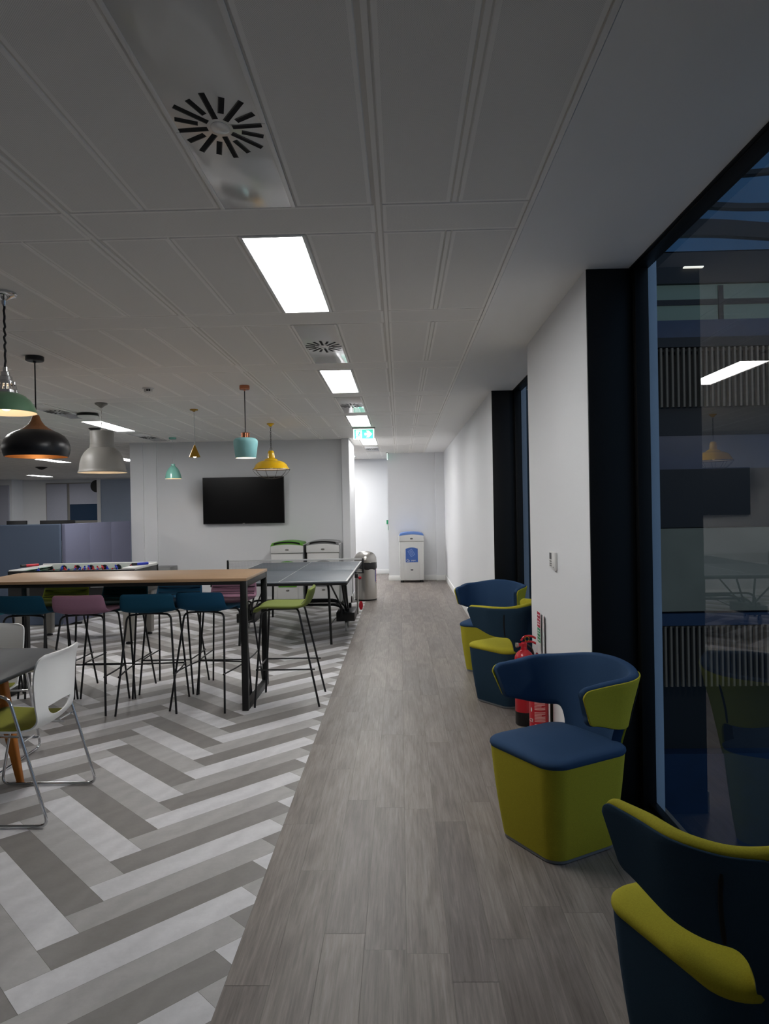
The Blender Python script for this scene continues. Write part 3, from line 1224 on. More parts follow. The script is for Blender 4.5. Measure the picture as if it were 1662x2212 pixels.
GP = 'mixed pendant lamps over the tables'
# 1 green dome
t = thing('pendant_lamp', 'green dome pendant with a chrome cap on a twisted black cord', 'pendant lamp', (-2.122, 3.80, CZ), 0, GP)
D = CZ
MB().lathe([(0.001, 0), (0.062, 0), (0.066, -0.012), (0.06, -0.022), (0.05, -0.026), (0.04, -0.03), (0.014, -0.045), (0.012, -0.06), (0.006, -0.075), (0.001, -0.075)], 32).build('ceiling_rose', 'chrome', t)
MB().tube(cable_pts(-0.07, -0.415, 0.003), 0.006, 8).build('cord', 'cable_black', t)
MB().lathe([(0.004, -0.40), (0.012, -0.405), (0.013, -0.425), (0.022, -0.43), (0.024, -0.45), (0.033, -0.455), (0.036, -0.478), (0.046, -0.483), (0.047, -0.492)], 28).build('cap', 'chrome', t)
b = MB()       # vented collar: upper ring, lower ring, and posts between the slots
for q in range(16):
    a0, a1 = 2 * PI * q / 16, 2 * PI * (q + 0.5) / 16
    vv = []
    for r_, z_ in ((0.049, -0.492), (0.058, -0.535), (0.055, -0.535), (0.046, -0.492)):
        vv += [(r_ * math.cos(a0), r_ * math.sin(a0), z_), (r_ * math.cos(a1), r_ * math.sin(a1), z_)]
    b.add(vv, [(0, 1, 3, 2), (4, 5, 7, 6), (0, 2, 4, 6), (1, 7, 5, 3)])
b.lathe([(0.044, -0.484), (0.05, -0.486), (0.05, -0.498), (0.047, -0.499)], 32)
b.lathe([(0.056, -0.528), (0.06, -0.53), (0.061, -0.548), (0.056, -0.55)], 32)
b.build('vent_collar', 'chrome', t)
sh_ = [(0.056, -0.543), (0.07, -0.547), (0.096, -0.56), (0.122, -0.584), (0.142, -0.616), (0.151, -0.642), (0.154, -0.65)]
MB().lathe(sh_, 48).build('lamp_shade', 'green_paint', t)
MB().lathe([(r - 0.003, z - 0.001) for r, z in sh_], 48).build('shade_lining', 'white_inner', t)
bulb(t, -0.60, 0.035)

# 2 black and wood onion
t = thing('pendant_lamp', 'black onion shaped pendant with a wooden neck and copper inside', 'pendant lamp', (-2.762, 5.353, CZ), 0, GP)
MB().lathe([(0.001, 0), (0.062, 0), (0.066, -0.004), (0.066, -0.03), (0.06, -0.036), (0.012, -0.037), (0.008, -0.05), (0.001, -0.05)], 32).build('ceiling_rose', 'black_plastic', t)
MB().tube([(0, 0, -0.04), (0, 0, -0.46)], 0.005, 8).build('cord', 'cable_black', t)
neck = [(0.005, -0.445), (0.022, -0.447), (0.027, -0.46), (0.038, -0.49), (0.058, -0.52), (0.088, -0.545), (0.126, -0.566)]
MB().lathe(neck, 48).build('wooden_neck', 'lamp_wood', t)
body = [(0.126, -0.566), (0.163, -0.582), (0.198, -0.605), (0.223, -0.637), (0.236, -0.675), (0.238, -0.71), (0.232, -0.74), (0.223, -0.764), (0.217, -0.764)]
MB().lathe(body, 64).build('lamp_shade', 'black_paint', t)
MB().lathe([(0.219, -0.7635), (0.228, -0.73), (0.232, -0.70), (0.228, -0.67), (0.19, -0.61), (0.1, -0.57), (0.001, -0.56)], 48).build('shade_lining', 'copper_inner', t)
bulb(t, -0.68, 0.045)

# 3 grey industrial
t = thing('pendant_lamp', 'large matt grey industrial pendant hanging on a chain', 'pendant lamp', (-3.245, 7.694, CZ), 0, GP)
MB().lathe([(0.001, 0), (0.064, 0), (0.068, -0.01), (0.06, -0.016), (0.03, -0.035), (0.014, -0.05), (0.001, -0.052)], 32).build('ceiling_rose', 'grey_paint', t)
b = MB()
chain(b, -0.05, -0.31, 0.012, 0.003)
b.build('chain', 'steel', t)
sh_ = [(0.01, -0.305), (0.12, -0.306), (0.124, -0.312), (0.124, -0.458), (0.128, -0.46), (0.129, -0.488), (0.146, -0.5), (0.184, -0.536), (0.213, -0.588), (0.232, -0.65), (0.24, -0.722), (0.244, -0.74), (0.256, -0.752), (0.254, -0.76)]
MB().lathe(sh_, 56).build('lamp_shade', 'grey_paint', t)
MB().lathe([(0.252, -0.759), (0.238, -0.74), (0.228, -0.65), (0.18, -0.54), (0.125, -0.5), (0.001, -0.49)], 48).build('shade_lining', 'white_inner', t)
bulb(t, -0.62, 0.045)

# 4 small mint dome
t = thing('pendant_lamp', 'small glossy mint dome pendant on a pale cord in front of the white wall', 'pendant lamp', (-3.65, 11.38, CZ), 0, GP)
MB().lathe([(0.001, 0), (0.055, 0), (0.058, -0.006), (0.058, -0.026), (0.05, -0.032), (0.001, -0.033)], 28).build('ceiling_rose', 'mint_paint', t)
MB().tube([(0, 0, -0.03), (0, 0, -0.43)], 0.0045, 8).build('cord', 'cable_white', t)
sh_ = [(0.006, -0.425), (0.028, -0.427), (0.031, -0.435), (0.031, -0.458), (0.045, -0.47), (0.078, -0.505), (0.104, -0.55), (0.12, -0.6), (0.128, -0.65), (0.13, -0.665)]
MB().lathe(sh_, 44).build('lamp_shade', 'mint_paint', t)
MB().lathe([(0.128, -0.665), (0.118, -0.61), (0.1, -0.555), (0.07, -0.51), (0.001, -0.48)], 40).build('shade_lining', 'white_inner', t)
bulb(t, -0.60, 0.032)

# 5 gold cone
t = thing('pendant_lamp', 'small shiny gold cone pendant with a bare bulb showing below', 'pendant lamp', (-2.403, 8.30, CZ), 0, GP)
MB().lathe([(0.001, 0), (0.046, 0), (0.048, -0.006), (0.046, -0.014), (0.02, -0.02), (0.01, -0.03), (0.001, -0.031)], 28).build('ceiling_rose', 'gold', t)
MB().tube([(0, 0, -0.03), (0, 0, -0.43)], 0.0035, 8).build('cord', 'cable_white', t)
sh_ = [(0.003, -0.42), (0.009, -0.422), (0.01, -0.43), (0.066, -0.562)]
MB().lathe(sh_, 40).build('lamp_shade', 'gold', t)
MB().lathe([(0.064, -0.562), (0.009, -0.432)], 40).build('shade_lining', 'gold', t)
bulb(t, -0.545, 0.022)

# 6 mint drum with copper
t = thing('pendant_lamp', 'pale teal drum pendant with a copper collar and copper ceiling rose', 'pendant lamp', (-1.477, 6.81, CZ), 0, GP)
MB().lathe([(0.001, 0), (0.046, 0), (0.049, -0.004), (0.049, -0.034), (0.044, -0.039), (0.008, -0.04), (0.006, -0.055), (0.001, -0.055)], 32).build('ceiling_rose', 'copper', t)
MB().tube([(0, 0, -0.04), (0, 0, -0.46)], 0.005, 8).build('cord', 'cable_black', t)
MB().lathe([(0.006, -0.452), (0.038, -0.454), (0.042, -0.458), (0.042, -0.505)], 24).build('collar', 'copper', t)
sh_ = [(0.035, -0.50), (0.07, -0.503), (0.098, -0.51), (0.112, -0.522), (0.117, -0.54), (0.115, -0.57), (0.098, -0.695), (0.0965, -0.697)]
MB().lathe(sh_, 48).build('lamp_shade', 'teal_paint', t)
MB().lathe([(0.096, -0.696), (0.111, -0.57), (0.112, -0.545), (0.09, -0.515), (0.001, -0.51)], 40).build('shade_lining', 'white_inner', t)
bulb(t, -0.62, 0.05, 'bulb_white')

# 7 yellow caged
t = thing('pendant_lamp', 'yellow enamel pendant with a wire cage hanging on a chain before the television', 'pendant lamp', (-1.78, 9.83, CZ), 0, GP)
MB().lathe([(0.001, 0), (0.05, 0), (0.052, -0.01), (0.03, -0.022), (0.018, -0.04), (0.001, -0.042)], 28).build('ceiling_rose', 'yellow_paint', t)
b = MB()
chain(b, -0.04, -0.36, 0.011, 0.003)
b.build('chain', 'black_metal', t)
b = MB()
b.tube([(0.02 * math.cos(q / 12 * 2 * PI), 0, -0.355 + 0.02 * math.sin(q / 12 * 2 * PI)) for q in range(12)], 0.004, 6, closed=True)
b.build('ring', 'steel', t)
sh_ = [(0.004, -0.372), (0.03, -0.376), (0.042, -0.392), (0.046, -0.42), (0.052, -0.478), (0.06, -0.486), (0.082, -0.492), (0.092, -0.502), (0.096, -0.512), (0.14, -0.52), (0.185, -0.54), (0.215, -0.57), (0.236, -0.612), (0.25, -0.628), (0.252, -0.634)]
MB().lathe(sh_, 56).build('lamp_shade', 'yellow_paint', t)
MB().lathe([(0.249, -0.633), (0.23, -0.61), (0.2, -0.57), (0.14, -0.53), (0.001, -0.52)], 48).build('shade_lining', 'white_inner', t)
b = MB()
b.tube([(0.258 * math.cos(q / 40 * 2 * PI), 0.258 * math.sin(q / 40 * 2 * PI), -0.638) for q in range(40)], 0.0035, 6, closed=True)
b.tube([(0.165 * math.cos(q / 32 * 2 * PI), 0.165 * math.sin(q / 32 * 2 * PI), -0.735) for q in range(32)], 0.002, 6, closed=True)
b.tube([(0.06 * math.cos(q / 20 * 2 * PI), 0.06 * math.sin(q / 20 * 2 * PI), -0.765) for q in range(20)], 0.002, 6, closed=True)
for q in range(10):
    a = 2 * PI * (q + 0.3) / 10
    pts = []
    for r_, z_ in ((0.258, -0.638), (0.235, -0.675), (0.2, -0.71), (0.165, -0.735), (0.11, -0.756), (0.06, -0.765), (0.004, -0.768)):
        pts.append((r_ * math.cos(a), r_ * math.sin(a), z_))
    b.tube(pts, 0.002, 6)
b.build('wire_cage', 'black_metal', t)
bulb(t, -0.585, 0.036)


# ================================================================== LOUNGE CHAIRS
def lounge(name, label, loc, rz, outer, inner):
    t = thing(name, label, 'lounge chair', loc, rz, 'two-tone tub lounge chairs along the windows')
    # plinth
    b = MB()
    b.rings([[(x, y, z) for x, y in rrect(h, h, 0.075, 6)] for h, z in ((0.2, 0.004), (0.2, 0.02))], 0, True, True)
    b.build('plinth', 'plinth', t)
    # tapered upholstered base
    b = MB()
    loops = []
    for q in range(13):
        f = q / 12
        z = 0.018 + 0.425 * f
        h = 0.202 + 0.046 * f + 0.004 * math.sin(PI * f)
        loops.append([(x, y, z) for x, y in rrect(h, h, 0.075 + 0.02 * f, 8)])
    b.rings(loops, 0, True, True)
    b.build('base', outer, t, angle=60)
    # domed seat cushion
    b = MB()
    loops = []
    for ins, z in ((0.008, 0.436), (0.001, 0.44), (-0.003, 0.45), (-0.002, 0.461), (0.006, 0.47), (0.02, 0.477), (0.05, 0.483), (0.1, 0.488), (0.16, 0.491), (0.22, 0.492)):
        h = 0.249 - ins
        loops.append([(x, y, z) for x, y in rrect(h, h, max(0.01, min(h * 0.99, 0.095 - ins * 0.3)), 8)])
    b.rings(loops, 0, True, True)
    b.build('seat_cushion', inner, t, angle=80)
    # wrap-around back: plan path by arc length from the rear centre
    HX, YR, RC, YT = 0.27, -0.274, 0.19, 0.132

    def plan(s):
        sg = 1 if s >= 0 else -1
        a = abs(s)
        st = HX - RC
        arc = RC * PI / 2
        if a < st:
            return Vector((sg * a, YR, 0)), Vector((0, -1, 0))
        if a < st + arc:
            th = (a - st) / RC
            return Vector((sg * (st + RC * math.sin(th)), YR + RC - RC * math.cos(th), 0)), Vector((sg * math.sin(th), -math.cos(th), 0))
        d = a - st - arc
        return Vector((sg * HX, YR + RC + d, 0)), Vector((sg, 0, 0))
    SM = (HX - RC) + RC * PI / 2 + (YT - YR - RC)

    def smooth(x, a, c):
        f = min(1, max(0, (x - a) / (c - a)))
        return f * f * (3 - 2 * f)

    def zlo(s):
        a = abs(s)
        za = 0.575 + 0.056 * smooth(a, 0.26, SM)
        if a < 0.185:
            z = 0.40
        elif a < 0.245:
            q = (0.245 - a) / 0.06
            z = za - 0.075 * (1 - math.sqrt(max(0, 1 - q * q))) - 0.05 * q ** 3
        else:
            z = za
        tip = max(0, (a - (SM - 0.035)) / 0.035)
        return z + 0.03 * (1 - math.sqrt(max(0, 1 - tip * tip)))

    def zhi(s):
        a = abs(s)
        z = 0.838 - 0.03 * smooth(a, 0.03, 0.26) - 0.014 * smooth(a, 0.26, SM)
        tip = max(0, (a - (SM - 0.04)) / 0.04)
        return z - 0.038 * (1 - math.sqrt(max(0, 1 - tip * tip)))

    def pt(s, f, off):
        sr = s * (1 - 0.075 * (1 - f) * smooth(abs(s), 0.33, SM))
        p, nrm = plan(sr)
        z0_, z1_ = zlo(s), zhi(s)
        z = z0_ + (z1_ - z0_) * f
        lean = 0.052 * ((z - 0.64) / 0.2) if z > 0.64 else -0.05 * ((0.64 - z) / 0.24)
        lean *= 1 - 0.55 * smooth(abs(s), 0.22, 0.5)
        return p + nrm * (lean + off) + Vector((0, 0, z))

    NV = 10
    SS = [x * SM / 40 for x in range(0, 41)] + [0.1845, 0.1855, 0.19, 0.195, 0.2, 0.205, 0.21, 0.215, 0.22, 0.225, 0.23, 0.235, 0.24, 0.245, SM - 0.004, SM - 0.008, SM - 0.012, SM - 0.02]
    SS = sorted(set([round(x, 5) for x in SS] + [round(-x, 5) for x in SS]))

    def slab(o0_, o1, rnd_, inset, drop=0.0):
        """closed padded panel between two offsets with rounded rim"""
        b = MB()
        rings = []
        for s_ in SS:
            s_ = max(-SM + 0.0005, min(SM - 0.0005, s_)) * (1 - inset / SM)
            hgt = zhi(s_) - zlo(s_)
            o0 = o0_ + (0.014 * smooth(abs(s_), SM - 0.16, SM) if o0_ < 0 else 0)
            dz = inset / hgt
            ring = []
            for j in range(NV + 1):
                f = dz + (1 - 2 * dz) * j / NV
                ring.append(pt(s_, f * (1 - drop), o0))
            for k in range(1, 6):      # over the top
                a = PI * k / 6
                f = 1 - dz
                o_ = (o0 + o1) / 2 + (o0 - o1) / 2 * math.cos(a)
                ring.append(pt(s_, f * (1 - drop), o_) + Vector((0, 0, rnd_ * math.sin(a))))
            for j in range(NV + 1):
                f = dz + (1 - 2 * dz) * (1 - j / NV)
                ring.append(pt(s_, f * (1 - drop), o1))
            for k in range(1, 6):
                a = PI * k / 6
                o_ = (o0 + o1) / 2 - (o0 - o1) / 2 * math.cos(a)
                ring.append(pt(s_, dz, o_) - Vector((0, 0, rnd_ * math.sin(a))))
            rings.append(ring)
        b.rings(rings, 0, True, True)
        return b
    slab(-0.018, 0.028, 0.012, 0.004).build('backrest_lining', inner, t, angle=70)
    slab(0.0275, 0.037, 0.003, 0.0, 0.03).build('backrest_shell', outer, t, angle=70)
    for sg in (-1, 1):      # dark vertical seam slots either side of the stem
        b = MB()
        pts = []
        for q in range(13):
            f = q / 12
            s_ = sg * 0.25
            p, nrm = plan(s_)
            zz = zlo(s_) + 0.004 + f * 0.18
            ff = (zz - zlo(s_)) / (zhi(s_) - zlo(s_))
            pts.append(pt(s_ + sg * 0.004 * math.sin(f * PI), ff, 0.0372))
        b.tube(pts, [0.0035] + [0.0055] * 11 + [0.003], 8)
        b.build('seam_slot', 'slit', t)
    return t


def face(dx, dy):
    """rotation so that local +Y points along (dx, dy)"""
    return math.atan2(-dx, dy)


lounge('lounge_chair', 'navy tub chair with lime seat seen from behind, nearest in the corner by the window', (0.88, 1.937, 0), face(-0.361, 0.933), 'navy_dark', 'lime')
lounge('lounge_chair', 'lime tub chair with blue seat facing out in front of the near black window reveal', (0.724, 3.398, 0), face(-0.864, -0.504), 'lime', 'navy')
lounge('lounge_chair', 'navy tub chair with lime seat turned away beside the fire extinguishers', (0.862, 5.843, 0), face(-0.6, 0.8), 'navy_dark', 'lime')
lounge('lounge_chair', 'lime tub chair with blue inside facing us at the far window', (0.864, 6.99, 0), face(-0.44, -0.90), 'lime', 'navy')

# ================================================================== BAR TABLE + STOOLS
t = thing('bar_table', 'long high bar table with pale oak top on black steel frames', 'table', (-2.37, 6.06, 0))
TZ = 1.06
tx0, tx1, ty0, ty1 = -1.135, 1.135, -0.44, 0.45
MB().box(tx0, ty0, TZ - 0.024, tx1, ty1, TZ).build('tabletop', 'oak_top', t, bevel=0.002)
for sx in (-1, 1):
    b = MB()
    xo = (tx1 - 0.003) * sx
    xa, xb = sorted((xo, xo - sx * 0.05))
    b.box(xa, ty0 + 0.004, 0, xb, ty0 + 0.054, TZ - 0.0245)
    b.box(xa, ty1 - 0.054, 0, xb, ty1 - 0.004, TZ - 0.0245)
    b.box(xa, ty0 + 0.054, 0, xb, ty1 - 0.054, 0.05)
    b.box(xa, ty0 + 0.054, TZ - 0.0745, xb, ty1 - 0.054, TZ - 0.0245)
    b.build('leg_frame', 'black_metal', t, bevel=0.002)
for yy in (ty0 + 0.006, ty1 - 0.036):
    MB().box(tx0 + 0.055, yy, TZ - 0.052, tx1 - 0.055, yy + 0.03, TZ - 0.0245).build('rail', 'black_metal', t, bevel=0.002)


def stool(label, loc, rz, mat):
    t = thing('bar_stool', label, 'bar stool', loc, rz, 'low-back bar stools around the high table')
    prof = [(0.262, 0.757, 0.178), (0.25, 0.776, 0.192), (0.215, 0.791, 0.203), (0.15, 0.797, 0.212), (0.05, 0.795, 0.217), (-0.05, 0.794, 0.219), (-0.10, 0.797, 0.219), (-0.135, 0.806, 0.218), (-0.16, 0.824, 0.216), (-0.174, 0.85, 0.214), (-0.186, 0.885, 0.21), (-0.194, 0.915, 0.206), (-0.199, 0.934, 0.198), (-0.201, 0.943, 0.184)]

    def slab(half, shift, shrink, y_from=0):
        b = MB()
        rings = []
        for i, (y, z, hw) in enumerate(prof):
            if i < y_from:
                continue
            p0 = prof[max(0, i - 1)]
            p1 = prof[min(len(prof) - 1, i + 1)]
            ty, tz = p1[0] - p0[0], p1[1] - p0[1]
            l = math.hypot(ty, tz)
            ny, nz = tz / l, -ty / l       # normal pointing up / to the front
            ring = []
            n = 28
            w_ = hw - shrink
            hh = half * (0.75 if i in (0, len(prof) - 1) else 1)
            for k in range(n):
                a = 2 * PI * k / n
                cx_ = abs(math.cos(a)) ** 0.45 * (1 if math.cos(a) >= 0 else -1) * w_
                nn = abs(math.sin(a)) ** 0.8 * (1 if math.sin(a) >= 0 else -1) * hh + shift
                dish = 0.014 * (cx_ / hw) ** 2
                nn += dish
                ring.append((cx_, y + ny * nn, z + nz * nn))
            rings.append(ring)
        b.rings(rings, 0, True, True)
        return b
    slab(0.016, 0.0, 0.0).build('seat', mat, t, angle=60)
    # channel seams on the front of the back
    b = MB()
    for y, z in ((-0.158, 0.843), (-0.14, 0.822), (-0.176, 0.885)):
        b.tube([(x * 0.2, y + 0.012 - 0.0, z + 0.009) for x in (-0.98, -0.5, 0, 0.5, 0.98)], 0.0022, 6)
    b.build('seam', 'slit', t)
    for sx in (-1, 1):
        b = MB()
        b.tube(bez([(sx * 0.238, 0.262, 0.0), (sx * 0.178, 0.205, 0.768), (sx * 0.04, 0.12, 0.772)], 0.045), 0.0085, 10)
        b.build('leg', 'leg_black', t)
        b = MB()
        b.tube(bez([(sx * 0.235, -0.262, 0.0), (sx * 0.172, -0.10, 0.768), (sx * 0.04, -0.06, 0.772)], 0.045), 0.0085, 10)
        b.build('leg', 'leg_black', t)
    MB().box(-0.09, -0.08, 0.768, 0.09, 0.14, 0.781).build('seat_plate', 'leg_black', t, bevel=0.002)
    b = MB()
    zr = 0.30
    fx, fy = 0.2147, 0.24
    rx, ry = 0.2105, -0.199
    b.tube([(-fx, fy + 0.006, zr), (fx, fy + 0.006, zr)], 0.0065, 8)
    for sx in (-1, 1):
        b.tube([(sx * (fx - 0.002), fy + 0.012, zr), (sx * (fx + 0.006), 0.02, zr), (sx * (rx + 0.004), ry - 0.03, zr)], 0.0065, 8)
    b.build('footrest', 'leg_black', t)
    return t


S0 = stool('pink mauve bar stool with its back to us, between two teal stools', (-2.59, 5.785, 0), 0.03, 'mauve_fab')
TEAL, TEALD, BLUEF, OLIVE, APPLE, CYAN = (M[k] for k in ('teal_fab', 'teal_dark', 'blue_fab', 'olive_fab', 'apple_fab', 'cyan_fab'))
mv = 'mauve_fabric'
dup(S0, (-3.06, 5.80, 0), -0.06, 'teal bar stool nearest the left end of the high table, back to us', swap={mv: TEAL})
dup(S0, (-2.06, 5.80, 0), 0.11, 'teal bar stool with its back to us, right beside the pink one', swap={mv: TEAL})
dup(S0, (-1.60, 5.86, 0), -0.17, 'blue teal bar stool with its back to us, next to the near black table leg', swap={mv: BLUEF})
dup(S0, (-3.11, 6.345, 0), PI, 'dark olive bar stool facing us from the far side of the high table', swap={mv: OLIVE})
dup(S0, (-2.545, 6.31, 0), PI, 'dark green teal bar stool facing us across the table', swap={mv: TEALD})
dup(S0, (-2.075, 6.42, 0), PI, 'blue bar stool facing us on the far side, left of the mauve one', swap={mv: BLUEF})
dup(S0, (-1.56, 6.40, 0), PI, 'mauve bar stool facing us on the far side behind the black table leg')
dup(S0, (-0.945, 5.955, 0), PI / 2, 'apple green bar stool at the right end of the high table', swap={mv: APPLE})
dup(S0, (-3.655, 6.02, 0), -PI / 2, 'light teal bar stool at the left end of the table, cut by the picture edge', swap={mv: CYAN})


# ================================================================== MEETING TABLE + WHITE CHAIRS
t = thing('meeting_table', 'dark grey rounded table top on splayed orange wooden legs', 'table', (-2.69, 3.86, 0))
b = MB()
b.rings([[(x, y, z) for x, y in rrect(0.605 - i, 0.645 - i, 0.3, 10)] for i, z in ((0.018, 0.713), (0.006, 0.72), (0.0, 0.732), (0.001, 0.739), (0.003, 0.741))], 0, True, True)
b.build('tabletop', 'grey_lam', t, angle=40)
for sx in (-1, 1):
    for sy in (-1, 1):
        b = MB()
        rings = []
        for f in (0, 0.05, 0.3, 0.6, 0.9, 1.0):
            z = 0.712 * (1 - f)
            hx_ = 0.046 * (1 - f) + 0.018 * f
            hy_ = 0.03 * (1 - f) + 0.016 * f
            cx_ = sx * (0.30 + 0.10 * f)
            cy_ = sy * (0.25 + 0.06 * f)
            rings.append([(cx_ + x, cy_ + y, z) for x, y in rrect(hx_, hy_, 0.008, 3)])
        b.rings(rings, 0, True, True)
        b.build('leg', 'leg_oak', t)
MB().box(-0.3, -0.04, 0.66, 0.3, 0.04, 0.712).build('crossbar', 'black_metal', t, bevel=0.003)
MB().box(-0.31, -0.27, 0.69, -0.25, 0.27, 0.7125).build('crossbar', 'black_metal', t, bevel=0.003)
MB().box(0.25, -0.27, 0.69, 0.31, 0.27, 0.7125).build('crossbar', 'black_metal', t, bevel=0.003)


def white_chair(label, loc, rz):
    t = thing('meeting_chair', label, 'chair', loc, rz, 'white shell chairs with olive seat pads')
    # one-piece shell: profile from the seat front over the curve to the top of the back
    prof = [(0.235, 0.43, 0.19), (0.225, 0.452, 0.205), (0.18, 0.462, 0.222), (0.08, 0.456, 0.228), (-0.04, 0.45, 0.226), (-0.12, 0.452, 0.218), (-0.17, 0.465, 0.205), (-0.205, 0.495, 0.197), (-0.225, 0.535, 0.205), (-0.236, 0.585, 0.215), (-0.243, 0.65, 0.226), (-0.25, 0.715, 0.232), (-0.262, 0.775, 0.233), (-0.28, 0.825, 0.228), (-0.293, 0.848, 0.215), (-0.302, 0.862, 0.18)]
    # dense resample
    def samp(f):
        x = f * (len(prof) - 1)
        i = min(len(prof) - 2, int(x))
        u = x - i
        p = [prof[max(0, i - 1)], prof[i], prof[i + 1], prof[min(len(prof) - 1, i + 2)]]
        return tuple(0.5 * ((2 * p[1][c]) + (-p[0][c] + p[2][c]) * u + (2 * p[0][c] - 5 * p[1][c] + 4 * p[2][c] - p[3][c]) * u * u + (-p[0][c] + 3 * p[1][c] - 3 * p[2][c] + p[3][c]) * u ** 3) for c in range(3))

    def surf(u, v, hw_scale=1.0):
        y, z, hw = samp(v)
        e = 2 * u - 1
        x = e * hw * hw_scale
        wrap = 0.03 * e * e
        # the sides of the back wrap forward, the sides of the seat lift
        k = min(1, max(0, (v - 0.35) / 0.25))
        y += 0.012 + 0.04 * max(0, z - 0.45) / 0.4
        return Vector((x, y + wrap * k, z + 0.02 * e * e * (1 - k)))
    b = MB()
    b.grid(lambda u, v: surf(u, v), 28, 60)
    sh = b.build('shell', 'shell_white', t, angle=60)
    # the hand-hold opening low in the back
    cut = MB()
    pl = []
    for q in range(25):
        a = PI + PI * q / 24
        pl.append((0.125 * math.cos(a), 0.575 + 0.06 * math.sin(a)))
    for q in range(7):
        f = q / 6
        pl.append((0.125 - 0.25 * f, 0.578 + 0.008 * math.sin(PI * f)))
    cut.prism(pl, -0.4, -0.12, 0, lambda p: (p[0], p[2], p[1]))
    co = cut.build('cutter', 'shell_white', None, smooth=False)
    sol = sh.modifiers.new('thick', 'SOLIDIFY')
    sol.thickness = 0.009
    sol.offset = 0
    bo = sh.modifiers.new('hole', 'BOOLEAN')
    bo.object = co
    bo.operation = 'DIFFERENCE'
    bo.solver = 'EXACT'
    sh.parent = None
    dg = bpy.context.evaluated_depsgraph_get()
    me = bpy.data.meshes.new_from_object(sh.evaluated_get(dg))
    sh.modifiers.clear()
    sh.data = me
    sh.parent = t
    me.polygons.foreach_set('use_smooth', [True] * len(me.polygons))
    me.set_sharp_from_angle(angle=math.radians(50))
    bpy.data.objects.remove(co)
    # seat pad
    b = MB()
    rings = []
    for i in range(13):
        f = i / 12
        v = 0.055 + 0.33 * f
        ring = []
        for k in range(24):
            a = 2 * PI * k / 24
            c_ = abs(math.cos(a)) ** 0.4 * (1 if math.cos(a) >= 0 else -1)
            u = 0.5 + 0.5 * c_ * 0.93
            p = surf(u, v)
            edge = math.sqrt(max(0.02, 1 - (2 * f - 1) ** 6))
            ring.append(p + Vector((0, 0, 0.0062 + (0.016 * edge * math.sin(a) if math.sin(a) > 0 else 0.0))))
        rings.append(ring)
    b.rings(rings, 0, True, True)
    b.build('seat_pad', 'pad_olive', t, angle=70)
    for sx in (-1, 1):
        x = sx * 0.285
        b = MB()
        b.tube(bez([(x, 0.14, 0.675), (x, -0.08, 0.675), (x * 1.0, -0.275, 0.012), (x, 0.29, 0.012), (x * 0.98, 0.215, 0.40), (sx * 0.16, 0.17, 0.425)], 0.055, 8), 0.0085, 10)
        b.build('leg_frame', 'chrome', t)
        b = MB()
        b.rbox(x - 0.02, -0.03, 0.672, x + 0.02, 0.2, 0.697, 0.009)
        b.build('armrest', 'shell_white', t)
    b = MB()
    b.tube([(-0.18, 0.15, 0.425), (0.18, 0.15, 0.425)], 0.008, 8)
    for sx in (-1, 1):
        b.tube([(sx * 0.282, -0.135, 0.43), (sx * 0.14, -0.13, 0.43)], 0.007, 8)
    b.tube([(0.14, 0.15, 0.425), (0.14, -0.16, 0.42)], 0.007, 8)
    b.tube([(-0.14, 0.15, 0.425), (-0.14, -0.16, 0.42)], 0.007, 8)
    b.build('under_frame', 'chrome', t)
    return t


C0 = white_chair('white shell chair with chrome sled legs pulled up to the dark table, back to us', (-2.09, 3.845, 0), face(-1, 0))
dup(C0, (-2.775, 4.52, 0), face(0, -1), 'white shell chair on the far side of the dark table, cut by the picture edge')

# ================================================================== FOOTBALL TABLE
t = thing('football_table', 'black table football table with white rim and grey legs behind the bar table', 'game table', (-4.0, 8.93, 0))
L2, D2 = 0.775, 0.43
b = MB()
zb, zt_ = 0.60, 0.915
b.box(-L2, -D2, zb, L2, -D2 + 0.025, zt_)
b.box(-L2, D2 - 0.025, zb, L2, D2, zt_)
b.box(-L2, -D2 + 0.025, zb, -L2 + 0.025, D2 - 0.025, zt_)
b.box(L2 - 0.025, -D2 + 0.025, zb, L2, D2 - 0.025, zt_)
b.box(-L2, -D2, zb - 0.02, L2, D2, zb)
b.build('body', 'bezel', t, bevel=0.006)
MB().box(-L2 + 0.026, -D2 + 0.026, 0.795, L2 - 0.026, D2 - 0.026, 0.80).build('pitch', 'sign_green', t, smooth=False)
b = MB()
b.box(-L2 + 0.03, D2 - 0.07, 0.802, L2 + 0.0, D2 - 0.027, 0.945)
b.box(L2 - 0.16, -D2 + 0.03, 0.905, L2 + 0.006, D2 - 0.03, 0.935)
b.box(-L2 - 0.006, -D2 + 0.03, 0.905, -L2 + 0.16, D2 - 0.03, 0.925)
b.build('rim', 'white_plastic', t, bevel=0.008)
b = MB()
for x in (-0.2, 0.02, 0.24):
    b.box(x, -D2 - 0.004, 0.706, x + 0.16, -D2 + 0.001, 0.712)
b.box(-0.12, -D2 - 0.004, 0.693, 0.10, -D2 + 0.001, 0.697)
b.build('side_stripe', 'line_white', t, smooth=False)
for sx in (-1, 1):
    for sy in (-1, 1):
        b = MB()
        cx_, cy_ = sx * (L2 - 0.11), sy * (D2 - 0.09)
        b.rings([[(cx_ + x, cy_ + y, z) for x, y in rrect(h_, h_, 0.015, 3)] for h_, z in ((0.052, 0.035), (0.06, 0.58))], 0, True, True)
        lg = b.build('leg', 'grey_paint', t)
        MB().lathe([(0.001, 0), (0.042, 0), (0.042, 0.02), (0.02, 0.022), (0.02, 0.036)], 16, (cx_, cy_, 0)).build('foot', 'black_plastic', lg)
nr = 8
